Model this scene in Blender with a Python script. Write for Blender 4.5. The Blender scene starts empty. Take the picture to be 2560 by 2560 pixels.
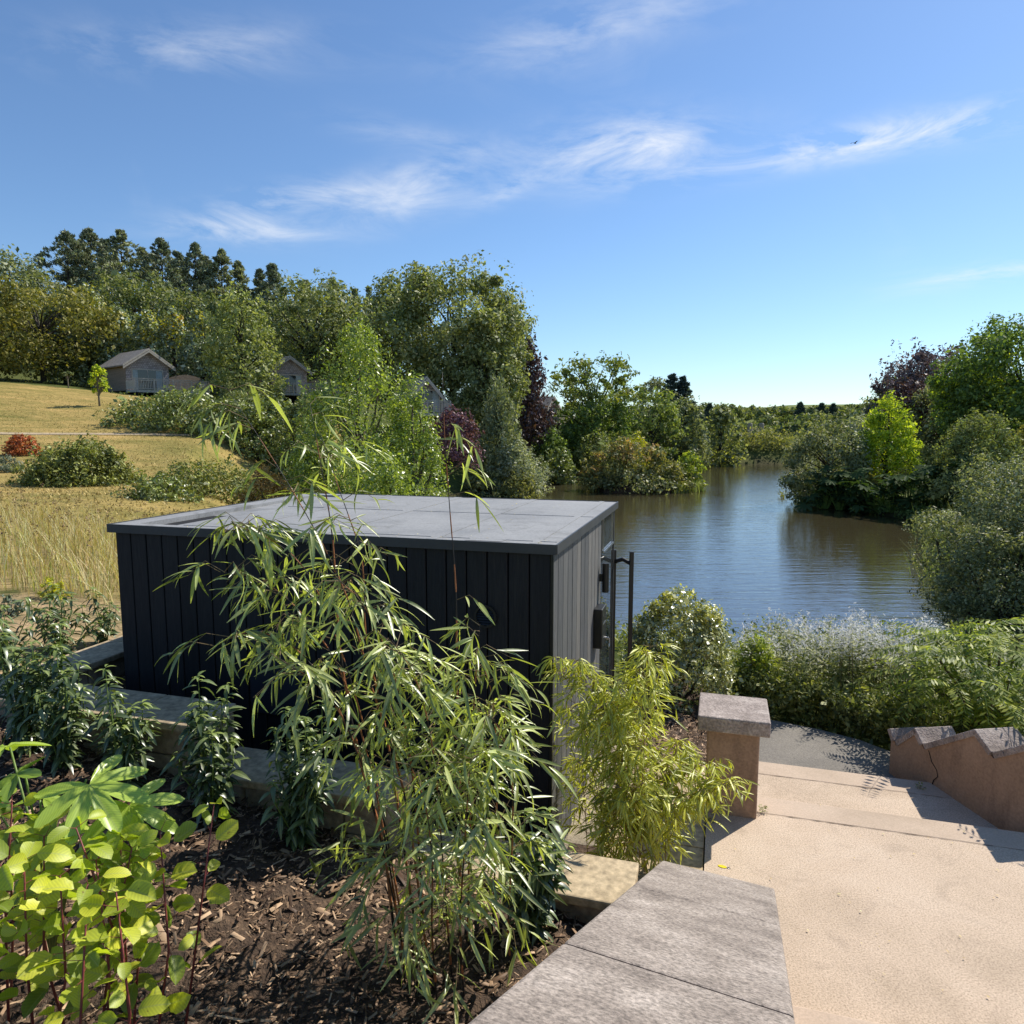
import bpy, math, random
import numpy as np
from mathutils import Vector, Matrix, Quaternion

# ------------------------------------------------------------------ camera, world, sun, exposure
scene = bpy.context.scene
FPX, PITCH, CAMZ = 1778.0, math.radians(6.7), 6.0        # focal length in photo pixels, pitch, height over the lake
CP, SP = math.cos(PITCH), math.sin(PITCH)
cd = bpy.data.cameras.new('camera'); cam = bpy.data.objects.new('camera', cd)
scene.collection.objects.link(cam); scene.camera = cam
cam.location = (0, 0, CAMZ); cam.rotation_euler = (math.pi/2 - PITCH, 0, 0)
cd.sensor_fit = 'HORIZONTAL'; cd.sensor_width = 36.0; cd.lens = 36.0*FPX/2560.0
cd.clip_start = 0.05; cd.clip_end = 6000

SUN_AZ, SUN_EL = math.radians(51), math.radians(45)      # azimuth clockwise from +Y (view direction)
sdir = Vector((math.sin(SUN_AZ)*math.cos(SUN_EL), math.cos(SUN_AZ)*math.cos(SUN_EL), math.sin(SUN_EL)))
ld = bpy.data.lights.new('sun', 'SUN'); ld.energy = 5.0; ld.angle = math.radians(0.53); ld.color = (1.0, 0.945, 0.85)
sun = bpy.data.objects.new('sun', ld); scene.collection.objects.link(sun)
sun.rotation_euler = sdir.to_track_quat('Z', 'Y').to_euler(); sun.location = (30, 20, 60)

vs = scene.view_settings
vs.view_transform = 'Standard'; vs.look = 'None'; vs.exposure = 0.3; vs.gamma = 1.0; vs.use_curve_mapping = False
cy = scene.cycles
cy.max_bounces = 7; cy.diffuse_bounces = 3; cy.glossy_bounces = 3; cy.transmission_bounces = 5; cy.transparent_max_bounces = 6
cy.sample_clamp_indirect = 4.0; cy.caustics_reflective = False; cy.caustics_refractive = False
cy.use_denoising = True

def pix_dir(px, py):
    dx, dy = (px-1280)/FPX, (py-1280)/FPX
    return Vector((dx, CP-dy*SP, -(dy*CP+SP))).normalized()

world = bpy.data.worlds.new('World'); scene.world = world; world.use_nodes = True
def build_world():
    nt = world.node_tree; N = nt.nodes; L = nt.links; N.clear()
    out = N.new('ShaderNodeOutputWorld'); bg = N.new('ShaderNodeBackground')
    sky = N.new('ShaderNodeTexSky'); sky.sky_type = 'NISHITA'; sky.sun_disc = False
    sky.sun_elevation = SUN_EL; sky.sun_rotation = SUN_AZ; sky.altitude = 80
    sky.air_density = 1.0; sky.dust_density = 0.25; sky.ozone_density = 4.5
    bg.inputs['Strength'].default_value = 0.105
    tc = N.new('ShaderNodeTexCoord')
    def math_(op, a, b=None, clamp=False):
        n = N.new('ShaderNodeMath'); n.operation = op; n.use_clamp = clamp
        for i, v in enumerate((a, b)):
            if v is None: continue
            if isinstance(v, (int, float)): n.inputs[i].default_value = v
            else: L.new(v, n.inputs[i])
        return n.outputs[0]
    def dot(vec):
        n = N.new('ShaderNodeVectorMath'); n.operation = 'DOT_PRODUCT'
        L.new(tc.outputs['Generated'], n.inputs[0]); n.inputs[1].default_value = vec
        return n.outputs['Value']
    # wispy fibre noise, stretched along the drift of the cirrus
    mp = N.new('ShaderNodeMapping'); mp.inputs['Rotation'].default_value = (0, math.radians(12), 0); mp.inputs['Scale'].default_value = (7, 7, 24)
    L.new(tc.outputs['Generated'], mp.inputs['Vector'])
    n1 = N.new('ShaderNodeTexNoise'); n1.inputs['Scale'].default_value = 1.0; n1.inputs['Detail'].default_value = 8
    n1.inputs['Roughness'].default_value = 0.62; n1.inputs['Distortion'].default_value = 0.55
    L.new(mp.outputs[0], n1.inputs['Vector'])
    n2 = N.new('ShaderNodeTexNoise'); n2.inputs['Scale'].default_value = 3.1; n2.inputs['Detail'].default_value = 5; n2.inputs['Distortion'].default_value = 0.6
    L.new(tc.outputs['Generated'], n2.inputs['Vector'])
    total = None
    # (photo x, y, half length px, half width px, tilt deg, strength)
    for (px, py, hl, hw, tilt, st) in [(720, 502, 160, 30, -13, 1.0), (1040, 470, 160, 52, -20, .85), (620, 575, 150, 26, -4, 1.0),
                                       (1262, 482, 80, 22, -22, .6), (1570, 378, 190, 58, -4, 1.35), (2230, 338, 300, 30, -1, 1.6),
                                       (2470, 684, 130, 17, -3, 1.3), (1020, 335, 160, 26, 6, .3), (1500, 60, 260, 50, -8, .5), (500, 120, 260, 44, -10, .45)]:
        c = pix_dir(px, py); right = Vector((c.y, -c.x, 0)).normalized(); up = right.cross(c).normalized()
        a = math.radians(-tilt); t1 = right*math.cos(a)+up*math.sin(a); t2 = -right*math.sin(a)+up*math.cos(a)
        u = math_('DIVIDE', dot(t1-c*t1.dot(c)), hl/FPX); w = math_('DIVIDE', dot(t2-c*t2.dot(c)), hw/FPX)
        r2 = math_('ADD', math_('MULTIPLY', u, u), math_('MULTIPLY', w, w))
        front = math_('GREATER_THAN', dot(c), 0.3)
        m = math_('MULTIPLY', math_('POWER', 2.718, math_('MULTIPLY', r2, -1.0)), math_('MULTIPLY', front, st))
        total = m if total is None else math_('ADD', total, m)
    # the same thin cirrus goes on, sparsely, over the rest of the sky
    rest = N.new('ShaderNodeMapRange'); rest.inputs[1].default_value = .60; rest.inputs[2].default_value = .80; rest.inputs[4].default_value = .3
    L.new(n2.outputs[0], rest.inputs[0])
    total = math_('ADD', total, rest.outputs[0])
    fib = N.new('ShaderNodeMapRange'); fib.inputs[1].default_value = .40; fib.inputs[2].default_value = .74
    L.new(n1.outputs[0], fib.inputs[0])
    cov = math_('MULTIPLY', math_('MULTIPLY', total, fib.outputs[0]), 0.9, True)
    mix = N.new('ShaderNodeMix'); mix.data_type = 'RGBA'
    tint = N.new('ShaderNodeMix'); tint.data_type = 'RGBA'; tint.blend_type = 'MULTIPLY'; tint.inputs[0].default_value = 1
    tint.inputs[7].default_value = (.95, 1.05, 1.13, 1)
    L.new(sky.outputs[0], tint.inputs[6])
    L.new(cov, mix.inputs[0]); L.new(tint.outputs[2], mix.inputs[6]); mix.inputs[7].default_value = (7.6, 7.8, 8.1, 1)
    L.new(mix.outputs[2], bg.inputs['Color']); L.new(bg.outputs[0], out.inputs[0])
build_world()

# ------------------------------------------------------------------ helpers
R = math.radians
COL = scene.collection
def W(px, py, D):
    dx, dy = (px-1280)/FPX, (py-1280)/FPX; k = CP-dy*SP
    return np.array([dx/k*D, D, CAMZ-(dy*CP+SP)/k*D])
def Wz(px, py, z):
    dx, dy = (px-1280)/FPX, (py-1280)/FPX; k = CP-dy*SP
    return W(px, py, (CAMZ-z)/((dy*CP+SP)/k))
def tag(o, label=None, cat=None, group=None, kind=None):
    if label: o['label'] = label
    if cat: o['category'] = cat
    if group: o['group'] = group
    if kind: o['kind'] = kind
    return o
def empty(name, loc=(0, 0, 0), rz=0.0):
    o = bpy.data.objects.new(name, None); COL.objects.link(o); o.location = loc; o.rotation_euler = (0, 0, rz)
    return o
def link(name, me, parent=None, loc=None):
    o = bpy.data.objects.new(name, me); COL.objects.link(o)
    if parent is not None: o.parent = parent
    if loc is not None: o.location = loc
    return o
def mesh(name, V, F, mat, smooth=False):
    me = bpy.data.meshes.new(name)
    V = np.asarray(V, dtype=np.float32)
    if isinstance(F, np.ndarray) and F.ndim == 2:
        n, k = F.shape
        me.vertices.add(len(V)); me.vertices.foreach_set('co', V.ravel())
        me.loops.add(n*k); me.loops.foreach_set('vertex_index', F.astype(np.int32).ravel())
        me.polygons.add(n); me.polygons.foreach_set('loop_start', np.arange(0, n*k, k, dtype=np.int32))
        me.update(calc_edges=True)
    else:
        me.from_pydata([tuple(map(float, v)) for v in V], [], [tuple(map(int, f)) for f in F]); me.update()
    if mat is not None: me.materials.append(mat)
    if smooth: me.polygons.foreach_set('use_smooth', [True]*len(me.polygons))
    return me
class MB:
    """collects verts and faces of one part"""
    def __init__(s): s.V = []; s.F = []
    def add(s, V, F):
        b = len(s.V); s.V += [tuple(v) for v in V]; s.F += [tuple(i+b for i in f) for f in F]; return s
    def box(s, x0, x1, y0, y1, z0, z1):
        return s.add([(x0,y0,z0),(x1,y0,z0),(x1,y1,z0),(x0,y1,z0),(x0,y0,z1),(x1,y0,z1),(x1,y1,z1),(x0,y1,z1)],
                     [(0,3,2,1),(4,5,6,7),(0,1,5,4),(1,2,6,5),(2,3,7,6),(3,0,4,7)])
    def tube(s, pts, rad, n=6, cap=True):
        pts = [Vector(p) for p in pts]; rings = []
        rads = rad if hasattr(rad, '__len__') else [rad]*len(pts)
        V = []; F = []
        for i, p in enumerate(pts):
            t = (pts[min(i+1, len(pts)-1)]-pts[max(i-1, 0)]).normalized()
            a = t.cross(Vector((0.31, .95, .05))); a = a if a.length > .1 else t.cross(Vector((1, 0, 0)))
            a.normalize(); b = t.cross(a)
            for k in range(n):
                th = 2*math.pi*k/n; V.append(p+(a*math.cos(th)+b*math.sin(th))*rads[i])
        for i in range(len(pts)-1):
            for k in range(n):
                F.append((i*n+k, i*n+(k+1) % n, (i+1)*n+(k+1) % n, (i+1)*n+k))
        if cap: F.append(tuple(range(n))[::-1]); F.append(tuple((len(pts)-1)*n+k for k in range(n)))
        return s.add(V, F)
    def build(s, name, mat, parent=None, smooth=False, loc=None, bevel=0):
        o = link(name, mesh(name, s.V, s.F, mat, smooth), parent, loc)
        if bevel:
            m = o.modifiers.new('bevel', 'BEVEL'); m.width = bevel; m.segments = 2; m.limit_method = 'ANGLE'
        return o

# ------------------------------------------------------------------ materials
def new_mat(name):
    m = bpy.data.materials.new(name); m.use_nodes = True; nt = m.node_tree; nt.nodes.clear()
    o = nt.nodes.new('ShaderNodeOutputMaterial'); return m, nt, o
def ramp(nt, fac, cols, pos=None):
    r = nt.nodes.new('ShaderNodeValToRGB'); e = r.color_ramp.elements
    pos = pos or [i/(len(cols)-1) for i in range(len(cols))]
    while len(e) < len(cols): e.new(.5)
    for i, c in enumerate(cols): e[i].position = pos[i]; e[i].color = (*c, 1)
    nt.links.new(fac, r.inputs[0]); return r.outputs[0]
def noise(nt, scale, detail=4, rough=.55, vec=None, stretch=None, dist=0, coord='Object'):
    tc = nt.nodes.new('ShaderNodeTexCoord'); v = tc.outputs[coord] if vec is None else vec
    if stretch:
        mp = nt.nodes.new('ShaderNodeMapping'); mp.inputs['Scale'].default_value = stretch; nt.links.new(v, mp.inputs[0]); v = mp.outputs[0]
    n = nt.nodes.new('ShaderNodeTexNoise'); n.inputs['Scale'].default_value = scale; n.inputs['Detail'].default_value = detail
    n.inputs['Roughness'].default_value = rough; n.inputs['Distortion'].default_value = dist
    nt.links.new(v, n.inputs['Vector']); return n.outputs[0]
def mixc(nt, fac, a, b, mode='MIX'):
    m = nt.nodes.new('ShaderNodeMix'); m.data_type = 'RGBA'; m.blend_type = mode
    for k, v in ((0, fac), (6, a), (7, b)):
        if isinstance(v, (int, float)): m.inputs[k].default_value = v
        elif isinstance(v, tuple): m.inputs[k].default_value = (*v, 1)
        else: nt.links.new(v, m.inputs[k])
    return m.outputs[2]
def bump(nt, h, strength, dist):
    b = nt.nodes.new('ShaderNodeBump'); b.inputs['Strength'].default_value = strength; b.inputs['Distance'].default_value = dist
    nt.links.new(h, b.inputs['Height']); return b.outputs[0]
def pbr(nt, out, color, rough=.8, normal=None, metal=0, spec=.4):
    p = nt.nodes.new('ShaderNodeBsdfPrincipled')
    if isinstance(color, tuple): p.inputs['Base Color'].default_value = (*color, 1)
    else: nt.links.new(color, p.inputs['Base Color'])
    if isinstance(rough, (int, float)): p.inputs['Roughness'].default_value = rough
    else: nt.links.new(rough, p.inputs['Roughness'])
    p.inputs['Metallic'].default_value = metal; p.inputs['Specular IOR Level'].default_value = spec
    if normal is not None: nt.links.new(normal, p.inputs['Normal'])
    nt.links.new(p.outputs[0], out.inputs[0]); return p
def speckled(name, cols, scale, fine, bstr=.4, bdist=.01, rough=.9, stretch=None, coord='Object', con=.32):
    m, nt, o = new_mat(name)
    a = noise(nt, scale, 5, .6, stretch=stretch, coord=coord); b = noise(nt, fine, 3, .6, stretch=stretch, coord=coord)
    c1 = ramp(nt, a, cols, [.3+.4*i/(len(cols)-1) for i in range(len(cols))])
    g = ramp(nt, b, [(1-con*1.2,)*3, (1+con*.8,)*3], [.3, .7])
    col = mixc(nt, 1.0, c1, g, 'MULTIPLY')
    pbr(nt, o, col, rough, bump(nt, b, bstr, bdist)); return m
LEAF_GAIN = 1.85
FAR = {'ash_leaves', 'feathery_leaves', 'hornbeam_leaves', 'mixed_leaves', 'whitebeam_leaves', 'birch_leaves', 'oak_leaves', 'deep_green_leaves', 'pine_needles', 'grey_pine_needles', 'rhododendron_leaves', 'heath_shrub_leaves', 'grey_willow_leaves', 'olive_leaves', 'island_shrub_leaves', 'bank_herbs', 'silver_willow_leaves'}
def leaf_mat(name, cols, trans=.35, gloss=.06, rough=.45, obj_random=False, tint=(1.25, 1.3, .5)):
    """leaves: colour varies leaf by leaf; light passes through"""
    m, nt, o = new_mat(name); N = nt.nodes; L = nt.links
    g = N.new('ShaderNodeNewGeometry'); fac = g.outputs['Random Per Island']
    if obj_random:
        oi = N.new('ShaderNodeObjectInfo'); fac = oi.outputs['Random']
    c = ramp(nt, fac, [tuple(min(.75, x*q*LEAF_GAIN*v*(1.25 if name in FAR else 1)) for x, q in zip(k, (1.2, 1.0, 1.35) if k[0] < k[1]*.86 else (1, 1, 1))) for k, v in zip(cols, [.8]+[1.0]*(len(cols)-2)+[1.2])]); gloss *= .5; rough = min(.6, rough+.08)
    if obj_random:
        tco = N.new('ShaderNodeTexCoord'); sp = N.new('ShaderNodeSeparateXYZ'); L.new(tco.outputs['Object'], sp.inputs[0])
        def mth(op, a, b):
            k = N.new('ShaderNodeMath'); k.operation = op
            for q_, v_ in enumerate((a, b)):
                if isinstance(v_, (int, float)): k.inputs[q_].default_value = v_
                else: L.new(v_, k.inputs[q_])
            return k.outputs[0]
        ay = mth('ABSOLUTE', sp.outputs[1], 0.0); ph = mth('SINE', mth('MULTIPLY', mth('SUBTRACT', sp.outputs[0], mth('MULTIPLY', ay, .9)), 620.0), 0.0)
        c = mixc(nt, 1.0, c, ramp(nt, mth('ADD', mth('MULTIPLY', ph, .5), .5), [(.93, .94, .92), (1.0, 1.0, 1.0), (1.12, 1.1, 1.08)], [.0, .55, 1.0]), 'MULTIPLY')
        c = mixc(nt, ramp(nt, ay, [(.45, .45, .45), (0, 0, 0)], [.0006, .0016]), c, (.45, .5, .2))
        of = N.new('ShaderNodeVectorMath'); of.operation = 'ADD'; L.new(tco.outputs['Object'], of.inputs[0]); sc_ = N.new('ShaderNodeVectorMath'); sc_.operation = 'SCALE'; sc_.inputs[0].default_value = (9, 5, 7); L.new(fac, sc_.inputs['Scale']); L.new(sc_.outputs[0], of.inputs[1])
        bl = noise(nt, 38, 3, .6, of.outputs[0]); c = mixc(nt, ramp(nt, bl, [(0, 0, 0), (.7, .7, .7)], [.66, .74]), c, (.20, .12, .035))
    d = N.new('ShaderNodeBsdfDiffuse'); t = N.new('ShaderNodeBsdfTranslucent'); s = N.new('ShaderNodeBsdfGlossy')
    s.inputs['Roughness'].default_value = rough; s.inputs['Color'].default_value = (1, 1, 1, 1)
    L.new(c, d.inputs[0])
    tc = mixc(nt, 1.0, c, tint, 'MULTIPLY'); L.new(tc, t.inputs[0])
    m1 = N.new('ShaderNodeMixShader'); m1.inputs[0].default_value = trans; L.new(d.outputs[0], m1.inputs[1]); L.new(t.outputs[0], m1.inputs[2])
    m2 = N.new('ShaderNodeMixShader'); m2.inputs[0].default_value = gloss; L.new(m1.outputs[0], m2.inputs[1]); L.new(s.outputs[0], m2.inputs[2])
    L.new(m2.outputs[0], o.inputs[0]); return m
def plain(name, col, rough=.6, metal=0, spec=.4, var=.25, scale=12):
    m, nt, o = new_mat(name); n = noise(nt, scale, 4)
    c = ramp(nt, n, [tuple(x*(1-var) for x in col), tuple(x*(1+var) for x in col)], [.3, .7])
    pbr(nt, o, c, rough, None, metal, spec); return m

M = {}
M['bark'] = speckled('bark', [(.035, .028, .02), (.075, .06, .045)], 6, 30, .8, .05, stretch=(1, 1, .2))
M['pale_bark'] = speckled('pale_bark', [(.12, .10, .075), (.24, .2, .15)], 6, 30, .6, .03, stretch=(1, 1, .3))
M['pine'] = leaf_mat('pine_needles', [(.035, .05, .024), (.085, .105, .052), (.15, .17, .095)], .12, .05, .5)
M['pine_grey'] = leaf_mat('grey_pine_needles', [(.05, .065, .03), (.10, .12, .058), (.17, .185, .10)], .25, .05, .5)
M['fir'] = leaf_mat('fir_needles', [(.016, .032, .02), (.04, .065, .042)], .1, .05)
M['ash'] = leaf_mat('ash_leaves', [(.042, .066, .018), (.09, .122, .034), (.15, .178, .062)], .33, .07)
M['ash2'] = leaf_mat('feathery_leaves', [(.055, .085, .02), (.10, .142, .034), (.165, .2, .062)], .35, .07)
M['beech_brown'] = leaf_mat('hornbeam_leaves', [(.045, .06, .014), (.10, .10, .022), (.155, .13, .032)], .3, .05)
M['mixed'] = leaf_mat('mixed_leaves', [(.035, .06, .016), (.07, .10, .026), (.11, .13, .04)], .3, .05)
M['whitebeam'] = leaf_mat('whitebeam_leaves', [(.03, .055, .02), (.075, .11, .042), (.22, .25, .16)], .25, .16, .35)
M['whitebeam_gold'] = leaf_mat('yellowing_leaves', [(.16, .17, .025), (.33, .27, .03), (.48, .36, .04)], .4, .08)
M['amber_leaf'] = leaf_mat('amber_leaves', [(.4, .24, .02), (.55, .33, .02)], .4, .06)
M['copper'] = leaf_mat('copper_leaves', [(.018, .010, .012), (.045, .022, .025), (.085, .045, .045)], .18, .10, .35)
M['copper_pale'] = leaf_mat('faded_copper_leaves', [(.04, .03, .03), (.085, .066, .064), (.14, .115, .108)], .25, .08, .4, tint=(1, .8, .7))
M['purple'] = leaf_mat('purple_leaves', [(.04, .016, .025), (.085, .034, .05), (.13, .06, .08)], .25, .08)
M['oak'] = leaf_mat('oak_leaves', [(.036, .066, .012), (.08, .12, .022), (.13, .17, .04)], .3, .07)
M['oak_gold'] = leaf_mat('oak_gold_leaves', [(.10, .13, .015), (.2, .2, .022)], .35, .06)
M['lime'] = leaf_mat('lime_leaves', [(.10, .18, .012), (.2, .29, .016), (.33, .4, .03)], .5, .04)
M['deep'] = leaf_mat('deep_green_leaves', [(.026, .055, .011), (.055, .095, .018), (.095, .145, .03)], .38, .05)
M['willow'] = leaf_mat('willow_leaves', [(.045, .085, .010), (.11, .175, .018), (.21, .28, .04)], .38, .12, .3)
M['silver'] = leaf_mat('silver_willow_leaves', [(.06, .09, .035), (.13, .17, .075), (.21, .25, .13)], .3, .08)
M['birch'] = leaf_mat('birch_leaves', [(.04, .065, .022), (.085, .115, .042), (.14, .17, .07)], .3, .06)
M['grey_bush'] = leaf_mat('grey_willow_leaves', [(.032, .05, .014), (.07, .095, .028), (.15, .175, .065)], .3, .08)
M['olive_bush'] = leaf_mat('olive_leaves', [(.045, .065, .018), (.095, .12, .03), (.17, .19, .06)], .3, .05)
M['rhodo'] = leaf_mat('rhododendron_leaves', [(.03, .052, .012), (.075, .105, .02), (.15, .17, .04)], .2, .12, .35)
M['heath'] = leaf_mat('heath_shrub_leaves', [(.03, .05, .012), (.075, .095, .018), (.14, .15, .03)], .2, .06)
M['red_ball'] = leaf_mat('red_shrub_leaves', [(.08, .045, .015), (.24, .06, .022), (.38, .11, .035)], .25, .05)
M['lavender'] = leaf_mat('lavender_leaves', [(.05, .085, .04), (.11, .15, .085)], .2, .03)
M['island'] = leaf_mat('island_shrub_leaves', [(.035, .055, .016), (.10, .105, .03), (.20, .17, .06)], .25, .06)
M['island_rust'] = leaf_mat('rusty_shrub_leaves', [(.12, .085, .028), (.23, .15, .05), (.30, .19, .08)], .25, .04)
M['gold_shrub'] = leaf_mat('gold_shrub_leaves', [(.12, .17, .015), (.3, .28, .02), (.42, .34, .03)], .35, .05)
M['reed'] = leaf_mat('reed_blades', [(.05, .10, .02), (.11, .17, .035), (.2, .24, .08)], .35, .08)
M['bank'] = leaf_mat('bank_herbs', [(.045, .065, .016), (.11, .13, .034), (.2, .185, .06)], .3, .04)
M['straw'] = leaf_mat('dry_grass', [(.19, .135, .055), (.36, .27, .11), (.52, .41, .2)], .3, .05)
M['turf'] = leaf_mat('parched_turf', [(.13, .105, .035), (.21, .16, .056), (.29, .22, .085)], .25, .03, tint=(1, 1, .9))
M['straw_green'] = leaf_mat('green_grass', [(.10, .13, .028), (.2, .21, .055)], .3, .05)
M['seed'] = leaf_mat('seed_heads', [(.08, .05, .028), (.2, .135, .075)], .1, .02)
M['fluff'] = leaf_mat('willowherb_fluff', [(.38, .37, .33), (.46, .45, .41), (.52, .51, .47)], .5, .0, tint=(1, .99, .95))
M['herb'] = leaf_mat('willowherb_leaves', [(.035, .06, .012), (.085, .12, .022), (.16, .19, .045)], .35, .06)
M['yew'] = leaf_mat('fresh_shrub_leaves', [(.07, .12, .014), (.14, .21, .02), (.24, .29, .035)], .38, .06)
M['varieg'] = leaf_mat('variegated_leaves', [(.04, .07, .014), (.11, .14, .03), (.24, .24, .08), (.42, .37, .18)], .2, .2, .25)
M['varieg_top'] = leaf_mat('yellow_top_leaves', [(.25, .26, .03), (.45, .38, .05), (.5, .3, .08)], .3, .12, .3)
M['sumac'] = leaf_mat('sumac_leaves', [(.045, .085, .011), (.11, .17, .02), (.21, .26, .034)], .5, .05, .4)
M['gunnera'] = leaf_mat('gunnera_leaves', [(.016, .036, .009), (.034, .066, .016), (.06, .10, .026)], .3, .02, .5)
M['laurel'] = leaf_mat('laurel_leaves', [(.02, .042, .012), (.042, .074, .02), (.075, .115, .03)], .22, .12, .28)
M['laurel_obj'] = leaf_mat('laurel_leaf_single', [(.02, .042, .012), (.042, .074, .02), (.075, .115, .03)], .22, .12, .28, True)
M['laurel_new'] = leaf_mat('laurel_young_leaf', [(.06, .11, .018), (.12, .18, .03)], .3, .14, .28, True)
M['bamboo'] = leaf_mat('bamboo_leaves', [(.085, .13, .022), (.18, .24, .045), (.31, .35, .10)], .42, .16, .33)
M['bamboo_obj'] = leaf_mat('bamboo_leaf_single', [(.085, .13, .022), (.18, .24, .045), (.31, .35, .10)], .42, .16, .33, True)
M['gbamboo'] = leaf_mat('golden_bamboo_leaves', [(.16, .18, .02), (.32, .32, .035), (.48, .44, .075)], .38, .1, .35)
M['gbamboo_obj'] = leaf_mat('golden_bamboo_leaf_single', [(.16, .18, .02), (.32, .32, .035), (.48, .44, .075)], .38, .1, .35, True)
M['cotinus'] = leaf_mat('smoke_bush_leaf', [(.12, .20, .016), (.22, .31, .022), (.36, .40, .03)], .48, .06, .4, True)
M['fatsia'] = leaf_mat('fatsia_leaf', [(.13, .23, .022), (.2, .31, .035)], .38, .09, .25, True)
M['dark_stem'] = plain('dark_stem', (.02, .015, .012), .5)
M['orange_culm'] = plain('orange_culm_sheath', (.36, .13, .045), .6, var=.4, scale=25)
M['twig'] = plain('tan_twig', (.22, .15, .07), .7, var=.4)
M['gold_culm'] = plain('golden_culm', (.30, .19, .05), .5, var=.4, scale=20)
M['red_stem'] = plain('red_stem', (.24, .055, .05), .5, var=.3)
M['green_stem'] = plain('green_stem', (.16, .24, .05), .5, var=.3)
M['brown_stem'] = plain('brown_stem', (.09, .07, .04), .7, var=.3)

def timber_mat(name, cols):
    m, nt, o = new_mat(name)
    oi = nt.nodes.new('ShaderNodeObjectInfo'); tc = nt.nodes.new('ShaderNodeTexCoord')
    ad = nt.nodes.new('ShaderNodeVectorMath'); ad.operation = 'ADD'; nt.links.new(tc.outputs['Object'], ad.inputs[0])
    sc = nt.nodes.new('ShaderNodeVectorMath'); sc.operation = 'SCALE'; sc.inputs[0].default_value = (7, 5, 9); nt.links.new(oi.outputs['Random'], sc.inputs['Scale']); nt.links.new(sc.outputs[0], ad.inputs[1])
    n = noise(nt, 9, 6, .65, ad.outputs[0], (4.5, 4.5, .35), 1.6)
    c = ramp(nt, n, cols, [.3, .5, .72])
    tint = ramp(nt, oi.outputs['Random'], [(.68, .69, .72), (1.0, .99, .98), (1.35, 1.26, 1.16)])
    pbr(nt, o, mixc(nt, 1, c, tint, 'MULTIPLY'), .62, bump(nt, n, .35, .004), spec=.35); return m
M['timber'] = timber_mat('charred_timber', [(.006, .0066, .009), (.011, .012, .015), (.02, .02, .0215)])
M['timber_sunlit'] = timber_mat('sunlit_timber', [(.075, .076, .077), (.12, .12, .118), (.17, .168, .163)])  # lit copy of the dark cladding: sunlight is put into the paler colour
def membrane():
    m, nt, o = new_mat('roof_membrane')
    a = noise(nt, 1.1, 6, .6, dist=.4); b = noise(nt, 60, 3, .7); s = noise(nt, 26, 4, .75, stretch=(.35, 1.6, 1))
    c = ramp(nt, a, [(.19, .195, .20), (.26, .262, .26), (.31, .31, .305)], [.3, .5, .72])
    c = mixc(nt, 1, c, ramp(nt, b, [(.85, .85, .85), (1.12, 1.12, 1.12)], [.35, .65]), 'MULTIPLY')
    c = mixc(nt, ramp(nt, s, [(0, 0, 0), (.55, .55, .55)], [.66, .80]), c, (.46, .46, .45))
    st = noise(nt, 2.6, 7, .7, dist=1.2); c = mixc(nt, ramp(nt, st, [(0, 0, 0), (.6, .6, .6)], [.54, .68]), c, (.12, .12, .112))
    pbr(nt, o, c, .75, bump(nt, b, .15, .003)); return m
M['membrane'] = membrane()
M['trim'] = plain('dark_metal_trim', (.055, .056, .058), .45, .0, .4, .12, 6)
M['void'] = plain('shadow_gap_backing', (.006, .006, .007), .9)
M['black_metal'] = plain('black_powder_coat', (.010, .011, .012), .42, 0, .5, .15)
M['hatch'] = plain('blue_black_hatch', (.022, .026, .036), .4, 0, .5, .1, 3)
M['steel'] = plain('brushed_steel', (.55, .55, .55), .3, 1)
M['yellow_plastic'] = plain('yellow_plastic', (.75, .62, .02), .4)
M['hose'] = plain('grey_hose', (.2, .2, .2), .5)
def dark_glass():
    m, nt, o = new_mat('dark_mirror_glass')
    n = noise(nt, 2.2, 2, .5); p = pbr(nt, o, (.035, .04, .04), .015, bump(nt, n, .05, .02), 0, 1.0); p.inputs['IOR'].default_value = 2.1; return m
M['glass'] = dark_glass()
M['hut_glass'] = plain('hut_window_glass', (.008, .010, .012), .05, 0, .8)
M['curtain'] = plain('pale_curtain', (.32, .38, .38), .8)
def concrete_mat():
    m, nt, o = new_mat('tan_concrete')
    a = noise(nt, .9, 6, .65, dist=.5); f = noise(nt, 95, 3, .65); g2 = noise(nt, 38, 5, .7); st = noise(nt, 2.3, 8, .72, dist=1.5)
    c = ramp(nt, a, [(.43, .33, .235), (.53, .41, .30), (.59, .47, .355)], [.3, .5, .7])
    c = mixc(nt, 1, c, ramp(nt, f, [(.62, .6, .58), (1, 1, 1), (1.22, 1.22, 1.22)], [.32, .5, .68]), 'MULTIPLY')       # aggregate
    c = mixc(nt, ramp(nt, g2, [(0, 0, 0), (.8, .8, .8)], [.64, .70]), c, (.2, .15, .105))                              # pits
    c = mixc(nt, ramp(nt, st, [(0, 0, 0), (.42, .42, .42)], [.54, .70]), c, (.27, .205, .15))                          # worn, damp stains
    pbr(nt, o, c, .9, bump(nt, f, .5, .005)); return m
M['concrete'] = concrete_mat()
M['concrete_smooth'] = speckled('smooth_nosing', [(.42, .32, .23), (.50, .385, .285), (.54, .42, .315)], 1.4, 80, .12, .002, con=.12)
M['concrete_grey'] = speckled('grey_pebbled_concrete', [(.20, .17, .13), (.33, .275, .19), (.40, .33, .2)], 2.6, 60, .6, .008)
M['asphalt'] = speckled('worn_asphalt', [(.16, .145, .125), (.20, .18, .155), (.25, .225, .19)], 1.2, 90, .4, .004)
M['sandstone'] = speckled('sandstone_slab', [(.36, .27, .16), (.45, .345, .21), (.53, .42, .27)], 1.6, 24, .25, .006)
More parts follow.
